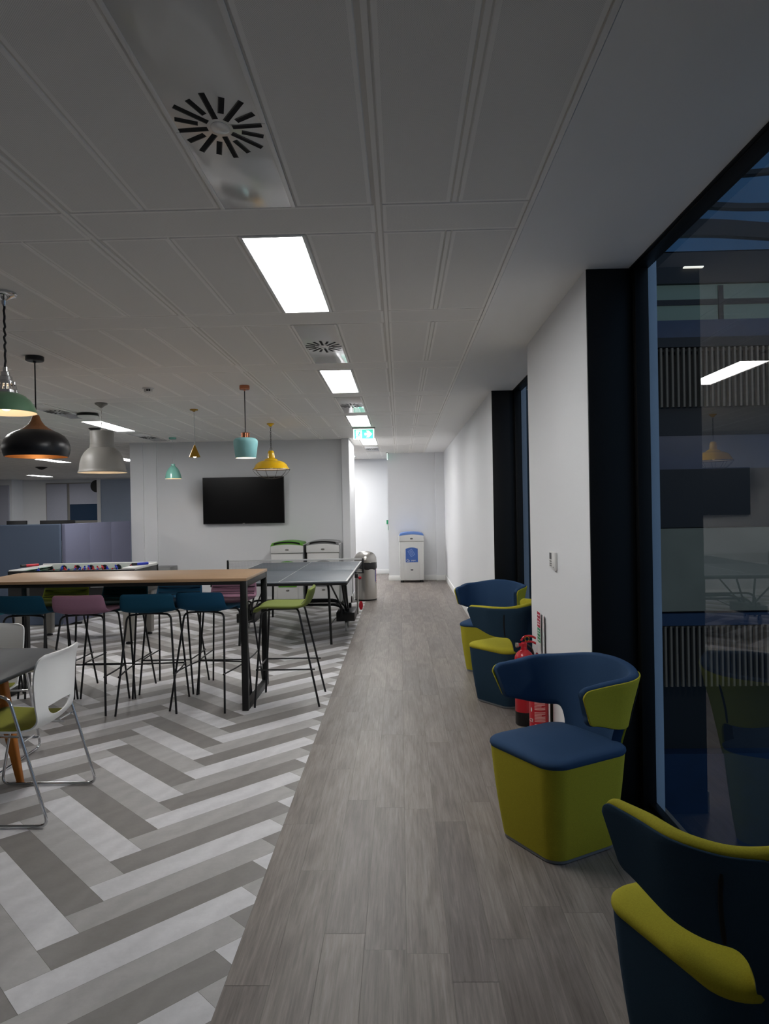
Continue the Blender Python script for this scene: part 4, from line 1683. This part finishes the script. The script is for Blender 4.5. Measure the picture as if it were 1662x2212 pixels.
for q in range(nr):
    x = -L2 + 0.14 + q * (2 * L2 - 0.28) / (nr - 1)
    rodm = MB()
    rodm.tube([(x, -D2 - 0.10 - (0.1 if q in (0, 7) else 0), 0.882), (x, D2 + 0.18, 0.882)], 0.008, 8)
    rod = rodm.build('rod', 'steel', t)
    team = 'blue_plastic' if q in (0, 1, 3, 5) else 'red_plastic'
    cnt = (1, 2, 3, 5, 5, 3, 2, 1)[q]
    for c in range(cnt):
        y = 0 if cnt == 1 else -0.28 + 0.56 * c / (cnt - 1)
        tilt = rnd.uniform(-0.5, 0.5)
        mm = MB()
        mm.rings([[(px_, py_, z) for px_, py_ in rrect(a_, b_, 0.004, 2)] for a_, b_, z in ((0.008, 0.011, -0.078), (0.009, 0.012, -0.05), (0.012, 0.017, -0.01), (0.012, 0.018, 0.016), (0.007, 0.008, 0.024))], 0, True, True)
        mm.sphere((0, 0, 0.034), 0.011, 10)
        mm.move(Matrix.Translation((x, y, 0.882)) @ Matrix.Rotation(tilt, 4, 'Y'))
        mm.build('player', team, rod)
    b = MB()
    side = -1 if q in (1, 2, 4, 6) else 1
    hx_ = -D2 - 0.10 if side < 0 else D2 + 0.18
    ctr = Matrix.Translation((x, side * (D2 + (0.1 if side > 0 else 0.02)), 0.882)) @ Matrix.Rotation(PI / 2, 4, 'X')
    mm = MB()
    mm.lathe([(0.008, -0.014), (0.034, -0.012), (0.038, 0), (0.034, 0.012), (0.008, 0.014)], 18)
    mm.move(Matrix.Translation((x, D2 - 0.085, 0.885)) @ Matrix.Rotation(PI / 2, 4, 'X'))
    b.add(mm.v, mm.f)
    b.build('bumper', 'black_plastic', rod)
for x, y0_, y1_, c1, c2 in ((-L2 + 0.02, -0.16, 0.12, 'black_plastic', 'red_plastic'), (L2 - 0.1, -0.20, 0.05, 'black_plastic', 'blue_plastic')):
    r1 = MB().tube([(x - 0.04, y0_ + 0.072, 0.952), (x, y0_ + 0.12, 0.952)], 0.017, 12).build('handle', c1, t)
    MB().tube([(x, y0_ + 0.12, 0.952), (x + 0.1, y0_ + 0.24, 0.952)], 0.017, 12).build('grip', c2, r1)

# ================================================================== TABLE TENNIS
ox, oy, tz = -1.385, 9.45, 0.785
t = thing('table_tennis_table', 'grey folding table tennis table with net and black undercarriage', 'game table', (ox, oy, 0))
HWt = 0.775
for nm, ya, yb in (('tabletop', -1.50, -0.012), ('tabletop', 0.012, 1.50)):
    o = MB().box(-HWt, ya, tz - 0.016, HWt, yb, tz).build(nm, 'tt_grey', t, bevel=0.002)
    b = MB()
    z0_, z1_ = tz + 0.0003, tz + 0.0016
    b.box(-HWt, ya, z0_, -HWt + 0.02, yb, z1_)
    b.box(HWt - 0.02, ya, z0_, HWt, yb, z1_)
    ye = ya if ya < -1 else yb - 0.02
    b.box(-HWt + 0.02, ye, z0_, HWt - 0.02, ye + 0.02, z1_)
    b.box(-0.0025, ya + 0.02, z0_, 0.0025, yb - 0.02, z1_)
    b.build('line_marking', 'line_white', o, smooth=False)
    b = MB()
    b.box(-HWt + 0.004, ya + 0.004, tz - 0.045, HWt - 0.004, ya + 0.03, tz - 0.0165)
    b.box(-HWt + 0.004, yb - 0.03, tz - 0.045, HWt - 0.004, yb - 0.004, tz - 0.0165)
    b.box(-HWt + 0.004, ya + 0.03, tz - 0.045, -HWt + 0.03, yb - 0.03, tz - 0.0165)
    b.box(HWt - 0.03, ya + 0.03, tz - 0.045, HWt - 0.004, yb - 0.03, tz - 0.0165)
    b.build('apron', 'black_metal', o, bevel=0.003)
# net
o = MB().box(-HWt - 0.15, -0.001, tz + 0.006, HWt + 0.10, 0.001, tz + 0.14).build('net', 'net', t, smooth=False)
MB().box(-HWt - 0.15, -0.004, tz + 0.132, HWt + 0.10, 0.004, tz + 0.152).build('net_tape', 'line_white', o, bevel=0.001)
for sx, ex in ((-1, 0.16), (1, 0.10)):
    o = MB().box(sx * (HWt + ex) - 0.012, -0.016, tz - 0.05, sx * (HWt + ex) + 0.012, 0.016, tz + 0.152).build('net_post', 'black_plastic', t, bevel=0.004)
    xa, xb = sorted((sx * (HWt - 0.03), sx * (HWt + ex)))
    MB().box(xa, -0.015, tz - 0.05, xb, 0.015, tz - 0.03).build('net_clamp', 'black_plastic', o, bevel=0.003)
# end legs
for sy in (-1, 1):
    for sx in (-1, 1):
        b = MB()
        b.tube(bez([(sx * 0.40, sy * 1.02, tz - 0.055), (sx * 0.515, sy * 1.03, tz - 0.06), (sx * 0.545, sy * 1.10, 0.0)], 0.09), 0.015, 10)
        lg = b.build('leg', 'black_metal', t)
    for sx in (-1, 1):
        b = MB()
        b.tube([(sx * 0.545, sy * 1.075, 0.24), (sx * 0.53, sy * 0.25, 0.19)], 0.006, 8)
        b.tube([(sx * 0.53, sy * 1.04, tz - 0.06), (sx * 0.62, sy * 0.2, 0.27)], 0.011, 8)
        b.build('brace', 'black_metal', t)
# central carriage
b = MB()
for y in (-0.16, 0.16):
    b.tube(bez([(-0.66, y, 0.11), (-0.60, y, 0.345), (0.60, y, 0.345), (0.66, y, 0.11)], 0.16, 8), 0.015, 10)
b.tube(bez([(-0.6, -0.3, 0.2), (-0.6, -0.3, 0.43), (0.6, -0.3, 0.43), (0.6, -0.3, 0.2)], 0.14, 8), 0.013, 10)
for sx in (-1, 1):
    for y in (-0.1, 0.1):
        b.tube([(sx * 0.66, y, 0.20), (sx * 0.60, y * 3.2, tz - 0.05)], 0.013, 8)
b.build('undercarriage', 'black_metal', t)
for sx in (-1, 1):
    xc = sx * 0.68
    b = MB()
    xa, xb = sorted((xc - sx * 0.15, xc + sx * 0.09))
    b.box(xa, -0.27, 0.14, xb, 0.27, 0.255)
    b.prism([(-0.24, 0.255), (-0.19, 0.255), (-0.215, 0.3)], xc - 0.02, xc + 0.02, 0, lambda p: (p[2], p[0], p[1]))
    b.prism([(0.16, 0.255), (0.22, 0.255), (0.19, 0.32)], xc - 0.02, xc + 0.02, 0, lambda p: (p[2], p[0], p[1]))
    b.build('carriage_box', 'black_plastic', t, bevel=0.006)
    for sy in (-1, 1):
        b = MB()
        b.lathe([(0.012, -0.012), (0.05, -0.012), (0.058, -0.009), (0.058, 0.009), (0.05, 0.012), (0.012, 0.012), (0.012, -0.012)], 24)
        b.move(Matrix.Translation((xc - 0.03, sy * 0.18, 0.0585)) @ Matrix.Rotation(PI / 2, 4, 'Y'))
        wh = b.build('wheel', 'wheel', t)
        MB().box(xc - 0.045, sy * 0.18 - 0.012, 0.06, xc - 0.015, sy * 0.18 + 0.012, 0.15).build('wheel_fork', 'black_plastic', wh)
b = MB()
b.tube([(0.80, -0.06, 0.2), (0.80, -0.05, 0.745)], 0.012, 10)
st = b.build('release_bar', 'steel', t)
MB().sphere((0.835, -0.06, 0.68), 0.022, 12).build('knob', 'red_plastic', st)
MB().box(0.765, -0.08, 0.68, 0.81, -0.03, 0.735).build('latch', 'black_plastic', st, bevel=0.003)
b = MB()
b.lathe([(0.001, 0.01), (0.035, 0.007), (0.04, 0), (0.035, -0.007), (0.001, -0.01)], 18)
b.move(Matrix.Translation((0.84, -0.02, 0.31)) @ Matrix.Diagonal((0.7, 1, 1.5, 1)) @ Matrix.Rotation(PI / 2, 4, 'X'))
b.build('reflector', 'red_plastic', st)


# ================================================================== RECYCLING BINS
def recycling_bin(label, loc, rz, accent, hw, ht, dp, mirror=False, sticker=False):
    t = thing('recycling_bin', label, 'bin', loc, rz)
    # outline of the front: straight sides, arched top
    def arch(inset_, z0_, zc, ze, n=14):
        pts = [(-hw + inset_, z0_), (hw - inset_, z0_)]
        for q in range(n + 1):
            e = 1 - 2 * q / n
            pts.append((e * (hw - inset_), ze + (zc - ze) * (1 - e * e)))
        return pts
    fn = lambda p: (p[0], p[2], p[1])
    b = MB()
    b.prism([(-hw + 0.01, 0.045), (hw - 0.01, 0.045), (hw - 0.004, ht - 0.2), (-hw + 0.004, ht - 0.2)], -dp / 2 + 0.02, dp / 2, 0, fn)
    b.build('body', 'bin_white', t, bevel=0.02, segs=3)
    b = MB()
    b.prism([(-hw * 0.62, 0.05), (hw * 0.62, 0.05), (hw * 0.62, ht * 0.55), (hw * 0.5, ht * 0.68), (-hw * 0.5, ht * 0.68), (-hw * 0.62, ht * 0.55)], -dp / 2 + 0.008, -dp / 2 + 0.03, 0, fn)
    b.build('door', 'bin_white', t, bevel=0.006)
    b = MB()      # hood
    b.prism(arch(0.0, ht - 0.2, ht - 0.035, ht - 0.065), -dp / 2, dp / 2, 0, fn)
    b.build('hood', 'bin_white', t, bevel=0.012, segs=3)
    b = MB()      # coloured arched lid band
    lo = [(e * hw, ht - 0.085 + (0.03) * (1 - e * e)) for e in [1 - 2 * q / 14 for q in range(15)]]
    hi = [(e * (hw - 0.03), ht - 0.03 + 0.03 * (1 - e * e)) for e in [-1 + 2 * q / 14 for q in range(15)]]
    b.prism(lo + hi, -dp / 2 - 0.006, dp / 2 + 0.004, 0, fn)
    b.build('lid', accent, t, bevel=0.006)
    if not sticker:
        b = MB()
        lo = [(e * (hw - 0.055), ht - 0.062 + 0.03 * (1 - e * e)) for e in [1 - 2 * q / 12 for q in range(13)]]
        hi = [(e * (hw - 0.062), ht - 0.03 + 0.022 * (1 - e * e)) for e in [-1 + 2 * q / 12 for q in range(13)]]
        b.prism(lo + hi, -dp / 2 - 0.0085, -dp / 2 - 0.004, 0, fn)
        b.build('aperture', 'dark_slot', t, smooth=False)
        b = MB()      # dark side rib seen between the bins
        b.box(hw - 0.006, -dp / 2 - 0.002, 0.05, hw + 0.006, dp / 2 - 0.02, ht - 0.07)
        b.build('side_panel', accent if accent == 'bin_grey' else 'bin_side', t, bevel=0.004)
        b = MB()      # arched graphic
        pl = [(-hw * 0.55, ht * 0.30), (hw * 0.55, ht * 0.30)] + [(e * hw * 0.55, ht * 0.665 + 0.035 * (1 - e * e)) for e in [1 - 2 * q / 10 for q in range(11)]]
        b.prism(pl, -dp / 2 + 0.003, -dp / 2 + 0.009, 0, fn)
        b.build('graphic_panel', accent, t, smooth=False)
    else:
        b = MB()
        pl = [(-hw * 0.48, ht * 0.40), (hw * 0.48, ht * 0.40)] + [(e * hw * 0.48, ht * 0.665 + 0.03 * (1 - e * e)) for e in [1 - 2 * q / 10 for q in range(11)]]
        b.prism(pl, -dp / 2 + 0.003, -dp / 2 + 0.009, 0, fn)
        gp = b.build('graphic_panel', 'label_blue', t, smooth=False)
        y = -dp / 2 + 0.002
        b = MB()       # tilted sheet-of-paper symbol with text lines
        mt = Matrix.Translation((-0.005, 0, ht * 0.585)) @ Matrix.Rotation(-0.55, 4, 'Y')
        for (x0, x1, z0_, z1_) in ((-0.05, 0.05, -0.07, -0.062), (-0.05, 0.05, 0.062, 0.07), (-0.05, -0.043, -0.062, 0.062), (0.043, 0.05, -0.062, 0.062)) + tuple((-0.032, 0.032, zz, zz + 0.006) for zz in (-0.042, -0.022, -0.002, 0.018, 0.038)):
            s1 = MB().box(x0, y, z0_, x1, y + 0.0015, z1_)
            s1.move(mt)
            b.add(s1.v, s1.f)
        b.build('paper_symbol', 'label_pale', gp, smooth=False)
        b = MB()       # looped arrow mark
        cxm, czm = -hw * 0.32, ht * 0.44
        pts = [(cxm + 0.022 * math.cos(a), y, czm + 0.022 * math.sin(a)) for a in [math.radians(20 + 290 * q / 20) for q in range(21)]]
        b.tube(pts, 0.004, 6)
        b.prism([(cxm + 0.004, czm - 0.004), (cxm + 0.045, czm - 0.004), (cxm + 0.03, czm - 0.03)], y - 0.002, y, 0, fn)
        b.build('loop_symbol', 'line_white', gp, smooth=False)
        text_obj('lettering', 'paper', 0.045, 'line_white', gp, (hw * 0.14, y + 0.0005, ht * 0.44), (PI / 2, 0, 0))
    for zz, nm in ((ht - 0.145, 'lock'), (0.27 if not sticker else 0.27, 'lock')):
        b = MB()
        b.lathe([(0.001, 0.004), (0.022, 0.004), (0.026, 0)], 18)
        b.move(Matrix.Translation((0, -dp / 2 + (0.0 if zz > 0.5 else 0.007), zz)) @ Matrix.Rotation(PI / 2, 4, 'X') @ Matrix.Diagonal((1.2, 0.6, 1, 1)))
        b.build('lock', 'steel' if not sticker else 'bin_side', t)
    for sx in (-1, 1):
        for yy in (-dp / 2 + 0.07, dp / 2 - 0.06):
            MB().lathe([(0.001, 0), (0.036, 0), (0.036, 0.03), (0.03, 0.047), (0.001, 0.047)], 16, (sx * (hw - 0.06), yy, 0)).build('foot', 'black_plastic', t)
    return t


recycling_bin('white recycling bin with a green arched lid beside the partition column end', (-1.875, 11.88, 0), 0, 'bin_green', 0.275, 1.085, 0.50)
recycling_bin('white recycling bin with a grey arched lid next to the green lidded one', (-1.285, 11.90, 0), 0, 'bin_grey', 0.275, 1.085, 0.50)
recycling_bin('white paper recycling bin with blue lid and blue label at the corridor end', (0.228, 15.36, 0), 0, 'bin_blue', 0.27, 1.08, 0.42, sticker=True)

# steel bin
t = thing('steel_bin', 'round brushed steel litter bin with domed lid at the column end', 'bin', (-0.628, 12.44, 0))
R = 0.19
MB().lathe([(0.001, 0.0), (R - 0.002, 0.0), (R, 0.004), (R, 0.022)], 40).build('base_ring', 'black_plastic', t)
MB().lathe([(R - 0.001, 0.022), (R - 0.001, 0.60), (R - 0.006, 0.605), (0.001, 0.606)], 40).build('body', 'steel', t)
b = MB()
rr = random.Random(5)
rings = []
for z, r in ((0.55, R + 0.004), (0.57, R + 0.012), (0.61, R + 0.008), (0.66, R + 0.004)):
    rings.append([((r + rr.uniform(-0.003, 0.005)) * math.cos(2 * PI * k / 40), (r + rr.uniform(-0.003, 0.005)) * math.sin(2 * PI * k / 40), z + (rr.uniform(-0.022, 0.012) if z < 0.57 else 0)) for k in range(40)])
b.rings(rings)
b.build('bin_liner', 'black_plastic', t)
MB().lathe([(R + 0.004, 0.655), (R + 0.006, 0.69), (R + 0.003, 0.74), (R - 0.03, 0.80), (R - 0.08, 0.835), (R - 0.14, 0.848), (0.001, 0.85)], 40).build('lid', 'steel', t)
b = MB()
b.box(0.0, -0.11, 0.672, 0.0, 0.11, 0.672)
o = None
b = MB()
for k, (mat, a0, a1, z0_, z1_) in enumerate((('red_plastic', -0.30, -0.12, 0.30, 0.585), ('label_blue', -0.46, -0.32, 0.32, 0.56))):
    b = MB()
    n = 8
    b.grid(lambda u, v: Vector(((R + 0.0015) * math.cos(a0 + (a1 - a0) * u), (R + 0.0015) * math.sin(a0 + (a1 - a0) * u), z0_ + (z1_ - z0_) * v)), n, 1)
    b.build('label_strip', mat, t, smooth=False)
for q in range(9):
    b = MB()
    z0_ = 0.315 + q * 0.029
    b.grid(lambda u, v: Vector(((R + 0.0022) * math.cos(-0.27 + 0.11 * u), (R + 0.0022) * math.sin(-0.27 + 0.11 * u), z0_ + (0.018 if q % 3 else 0.012) * v)), 4, 1)
    b.build('label_mark', 'line_white', t, smooth=False)

# ================================================================== TELEVISION
t = thing('television', 'large black flat television hung on the white partition wall', 'television', (-2.68, TY, 1.775))
MB().box(-0.30, -0.045, -0.2, 0.30, 0.0, 0.2).build('wall_mount', 'black_metal', t, smooth=False)
MB().box(-0.70, -0.085, -0.40, 0.70, -0.045, 0.40).build('body', 'bezel', t, bevel=0.006)
MB().box(-0.69, -0.087, -0.385, 0.69, -0.0845, 0.39).build('screen', 'screen', t, smooth=False)
MB().box(-0.02, -0.088, -0.397, 0.02, -0.0845, -0.388).build('badge', 'steel', t, smooth=False)

# ================================================================== THERMOSTAT
t = thing('wall_controller', 'white wall thermostat with a small dark display on the pier by the window', 'thermostat', (WX, 4.53, 1.245))
b = MB()
b.box(-0.018, -0.085, -0.06, 0.0, 0.0, 0.055)
b.build('body', 'white_plastic', t, bevel=0.006)
MB().box(-0.016, 0.0, -0.05, 0.0, 0.085, 0.055).build('cover', 'white_plastic', t, bevel=0.004)
MB().box(-0.0175, 0.015, 0.005, -0.0155, 0.07, 0.045).build('display', 'bin_side', t, smooth=False)
b = MB()
for r_ in range(3):
    for c_ in range(3):
        b.box(-0.0175, 0.016 + c_ * 0.02, -0.04 + r_ * 0.014, -0.0155, 0.03 + c_ * 0.02, -0.032 + r_ * 0.014)
b.build('button_set', 'bin_grey', t, smooth=False)
MB().box(-0.0195, -0.045, -0.045, -0.0175, -0.037, -0.038).build('indicator', 'bin_side', t, smooth=False)

# green door release box
t = thing('door_release', 'green emergency door release box at the corner beyond the corridor', 'door release', (-0.295, 17.3, 1.19))
MB().box(-0.045, -0.05, 0.02, 0.045, 0, 0.12).build('body', 'sign_green', t, bevel=0.006)
MB().box(-0.012, -0.045, -0.13, 0.045, 0, -0.01).build('call_point', 'sign_green', t, bevel=0.006)


# ================================================================== FIRE POINT
def extinguisher(label, loc, rz, R, hb, labelled):
    t = thing('fire_extinguisher', label, 'fire extinguisher', loc, rz, 'fire extinguishers on the floor stand')
    pr = [(0.001, 0.001), (R * 0.9, 0.0), (R, 0.01), (R, 0.10)]
    MB().lathe(pr, 40).build('boot', 'black_plastic', t)
    pr = [(R * 0.995, 0.10), (R, 0.101), (R, hb - 0.06), (R * 0.96, hb - 0.03), (R * 0.8, hb - 0.006), (R * 0.5, hb + 0.014), (0.024, hb + 0.022), (0.022, hb + 0.04), (0.001, hb + 0.041)]
    MB().lathe(pr, 40).build('cylinder', 'ext_red', t)
    b = MB()
    b.lathe([(0.02, hb + 0.038), (0.021, hb + 0.07), (0.016, hb + 0.075), (0.001, hb + 0.076)], 18)
    b.box(-0.05, -0.012, hb + 0.045, 0.02, 0.012, hb + 0.066)
    hd = b.build('valve', 'ext_red', t, bevel=0.002)
    b = MB()
    b.lathe([(0.001, -0.008), (0.019, -0.008), (0.019, 0.008), (0.001, 0.008)], 16)
    b.move(Matrix.Translation((-0.052, 0, hb + 0.056)) @ Matrix.Rotation(PI / 2, 4, 'Y'))
    b.build('gauge', 'steel', hd)
    b = MB()
    b.tube(bez([(0.01, 0, hb + 0.075), (0.06, 0, hb + 0.078), (0.12, 0, hb + 0.045)], 0.03), 0.008, 8)
    b.build('handle', 'ext_red', hd)
    b = MB()
    b.tube(bez([(-0.02, 0, hb + 0.085), (0.0, 0, hb + 0.115), (0.05, 0, hb + 0.12), (0.12, 0, hb + 0.085)], 0.02), 0.008, 8)
    b.build('lever', 'ext_red', hd)
    b = MB()
    b.tube([(0.02 + 0.016 * math.cos(2 * PI * q / 14), -0.012, hb + 0.1 + 0.016 * math.sin(2 * PI * q / 14)) for q in range(14)], 0.003, 6, closed=True)
    b.build('safety_pin', 'gold', hd)
    b = MB()
    b.tube(bez([(0.02, 0.0, hb + 0.055), (0.07, 0.02, hb + 0.02), (R + 0.018, 0.02, hb - 0.10), (R + 0.018, 0.02, 0.16)], 0.05), 0.009, 8)
    b.build('hose', 'black_plastic', t)
    # printed label wrapped on the front
    if labelled:
        def wrap(nm, a0, a1, z0_, z1_, mat, off=0.0012):
            b = MB()
            b.grid(lambda u, v: Vector(((R + off) * math.cos(a0 + (a1 - a0) * u), (R + off) * math.sin(a0 + (a1 - a0) * u), z0_ + (z1_ - z0_) * v)), 16, 1)
            return b.build(nm, mat, t, smooth=True)
        f = -PI / 2 - 0.2
        wrap('label_sheet', f - 1.2, f + 1.2, 0.03, hb - 0.09, 'ext_red', 0.001)
        b = MB()
        z = hb - 0.11
        k = 0
        while z > 0.06:
            ln = 0.95 if k % 5 else 0.6
            a0, a1 = f - 0.25, f - 0.25 + 1.2 * ln
            b.grid(lambda u, v: Vector(((R + 0.0016) * math.cos(a0 + (a1 - a0) * u), (R + 0.0016) * math.sin(a0 + (a1 - a0) * u), z + 0.0055 * v)), 12, 1)
            z -= 0.0095 if k % 7 else 0.02
            k += 1
        b.build('print_lines', 'ext_label', t, smooth=False)
        b = MB()
        ac = f - 0.65
        b.grid(lambda u, v: Vector(((R + 0.0016) * math.cos(ac + 0.2 * (u - .5) * math.sqrt(max(0.0, 1 - (2 * v - 1) ** 2))), (R + 0.0016) * math.sin(ac + 0.2 * (u - .5) * math.sqrt(max(0.0, 1 - (2 * v - 1) ** 2))), 0.27 + 0.03 * (v - .5))), 8, 12)
        b.build('round_mark', 'line_white', t, smooth=False)
        text_obj('ce_mark', 'CE', 0.03, 'line_white', t, ((R + 0.002) * math.cos(ac), (R + 0.002) * math.sin(ac), 0.20), (PI / 2, 0, ac + PI / 2))
    else:
        b = MB()
        f = -PI / 2 - 0.35
        for zz, hgt in ((0.40, 0.006), (0.385, 0.006), (0.37, 0.006), (0.27, 0.012), (0.245, 0.008), (0.23, 0.008), (0.215, 0.008), (0.2, 0.008)):
            b.grid(lambda u, v: Vector(((R + 0.0012) * math.cos(f - 0.3 + 0.5 * u), (R + 0.0012) * math.sin(f - 0.3 + 0.5 * u), zz + hgt * v)), 8, 1)
        b.build('print_lines', 'ext_label', t, smooth=False)
    return t


extinguisher('red fire extinguisher with black boot, standing left behind the lime chair', (0.885, 5.20, 0), 0.15, 0.07, 0.525, False)
extinguisher('red fire extinguisher with a text-covered red label, right one of the pair', (0.884, 4.66, 0), -0.2, 0.062, 0.46, True)
t = thing('fire_point_stand', 'chrome fire point stand with narrow red and green sign boards on the pier', 'sign', (0.944, 4.93, 0))
b = MB()
b.tube(bez([(0.007, -0.18, 0.0), (0.007, -0.18, 0.55), (0.007, 0.16, 0.55), (0.007, 0.16, 0.0)], 0.06, 8), 0.006, 10)
b.build('frame', 'chrome', t)
MB().box(0.0, -0.2, 0.0, 0.014, 0.2, 0.008).build('base', 'steel', t, bevel=0.002)


def id_sign(parent, y0_, y1_, z0_, z1_, ang):
    b = MB()
    b.box(-0.0035, 0, z0_, 0.0, y1_ - y0_, z1_)
    o = b.build('sign_board', 'white_plastic', parent, bevel=0.001)
    o.location = (0.018, y0_, 0)
    o.rotation_euler = (0, 0, ang)
    h_ = z1_ - z0_
    w_ = y1_ - y0_
    for (f0, f1, mt) in ((0.84, 0.99, 'sign_red'), (0.62, 0.82, 'sign_red'), (0.40, 0.60, 'sign_green'), (0.26, 0.38, 'sign_green')):
        MB().box(-0.0046, w_ * 0.06, z0_ + h_ * f0, -0.0034, w_ * 0.94, z0_ + h_ * f1).build('sign_panel', mt, o, smooth=False)
    b = MB()
    for f0 in (0.9, 0.68, 0.74, 0.46, 0.52, 0.3, 0.1, 0.15, 0.2):
        b.box(-0.0055, w_ * 0.2, z0_ + h_ * f0, -0.0045, w_ * 0.8, z0_ + h_ * f0 + 0.008)
    b.build('sign_print', 'line_white', o, smooth=False)
    return o


id_sign(t, 0.02, 0.13, 0.56, 0.85, 0.0)
id_sign(t, -0.10, 0.0, 0.56, 0.84, -0.19)

# ================================================================== OPEN OFFICE
t = thing('desk_screen', 'dark blue fabric floor screen behind the football table', 'screen divider', (-6.1, 10.0, 0))
MB().rbox(-1.3, -0.03, 0.02, 1.267, 0.03, 1.458, 0.02).build('panel', 'screen_blue', t)
MB().box(-1.2, -0.12, 0, -1.15, 0.12, 0.025).build('foot', 'black_metal', t)
MB().box(1.1, -0.12, 0, 1.15, 0.12, 0.025).build('foot', 'black_metal', t)
t = thing('desk_screen', 'lilac grey three-panel fabric floor screen running to the white column', 'screen divider', (-4.80, 10.0, 0), math.atan2(2.2, 0.145))
for q in range(3):
    x0 = 0.0 + q * 0.70
    MB().rbox(x0, -0.03, 0.02, x0 + 0.698, 0.03, 1.458, 0.012).build('panel', 'screen_lilac', t)
for x0 in (0.2, 2.0):
    MB().box(x0, -0.12, 0, x0 + 0.05, 0.12, 0.025).build('foot', 'black_metal', t)
t = thing('side_cabinet', 'low grey cabinet against the partition wall right of the football table', 'cabinet', (-3.98, 11.93, 0))
MB().box(-0.2, -0.2, 0.0, 0.13, 0.2, 0.68).build('body', 'bin_grey', t, bevel=0.004)
MB().box(-0.19, -0.212, 0.03, 0.12, -0.2, 0.655).build('door', 'bin_grey', t, bevel=0.003)
# desks with monitors beyond the screens
t = thing('office_desk', 'white office desk hidden behind the blue screens carrying monitors', 'desk', (-7.2, 12.2, 0))
MB().box(-2.2, -0.7, 0.71, 1.9, 0.7, 0.735).build('desktop', 'white_plastic', t, bevel=0.003)
for x in (-2.1, 1.7):
    for y in (-0.6, 0.6):
        MB().box(x, y - 0.03, 0, x + 0.06, y + 0.03, 0.71).build('leg', 'grey_paint', t)
for i, (x, y, w_, zt2, lab) in enumerate(((-8.6, 12.2, 0.62, 1.478, 'black monitor top at the far left above the blue screen'), (-7.55, 12.0, 0.6, 1.47, 'black monitor top second from the left above the blue screen'), (-6.83, 12.5, 0.36, 1.492, 'small raised black monitor top above the joint of the screens'), (-6.05, 12.4, 0.62, 1.49, 'black monitor top above the lilac screen below the window'))):
    t = thing('monitor', lab, 'monitor', (x, y, 0.735), 0, 'desk monitors beyond the screens')
    h_ = zt2 - 0.735
    MB().box(-w_ / 2, -0.02, h_ - 0.36, w_ / 2, 0.02, h_).build('screen', 'office_dark', t, bevel=0.004)
    MB().box(-0.025, 0.02, 0.0, 0.025, 0.045, h_ - 0.1).build('stand', 'office_dark', t)
    MB().box(-0.12, -0.08, 0.0, 0.12, 0.1, 0.012).build('base', 'office_dark', t, bevel=0.003)
t = thing('wall_speaker', 'black rounded wall unit mounted at the edge of the pale panel wall', 'wall unit', (-8.70, 20.25, 2.385))
b = MB()
b.lathe([(0.001, -0.05), (0.17, -0.05), (0.178, -0.02), (0.178, 0.015), (0.001, 0.016)], 32)
b.move(Matrix.Translation((-0.02, 0, 0)) @ Matrix.Rotation(PI / 2, 4, 'X'))
b.build('body', 'black_plastic', t)
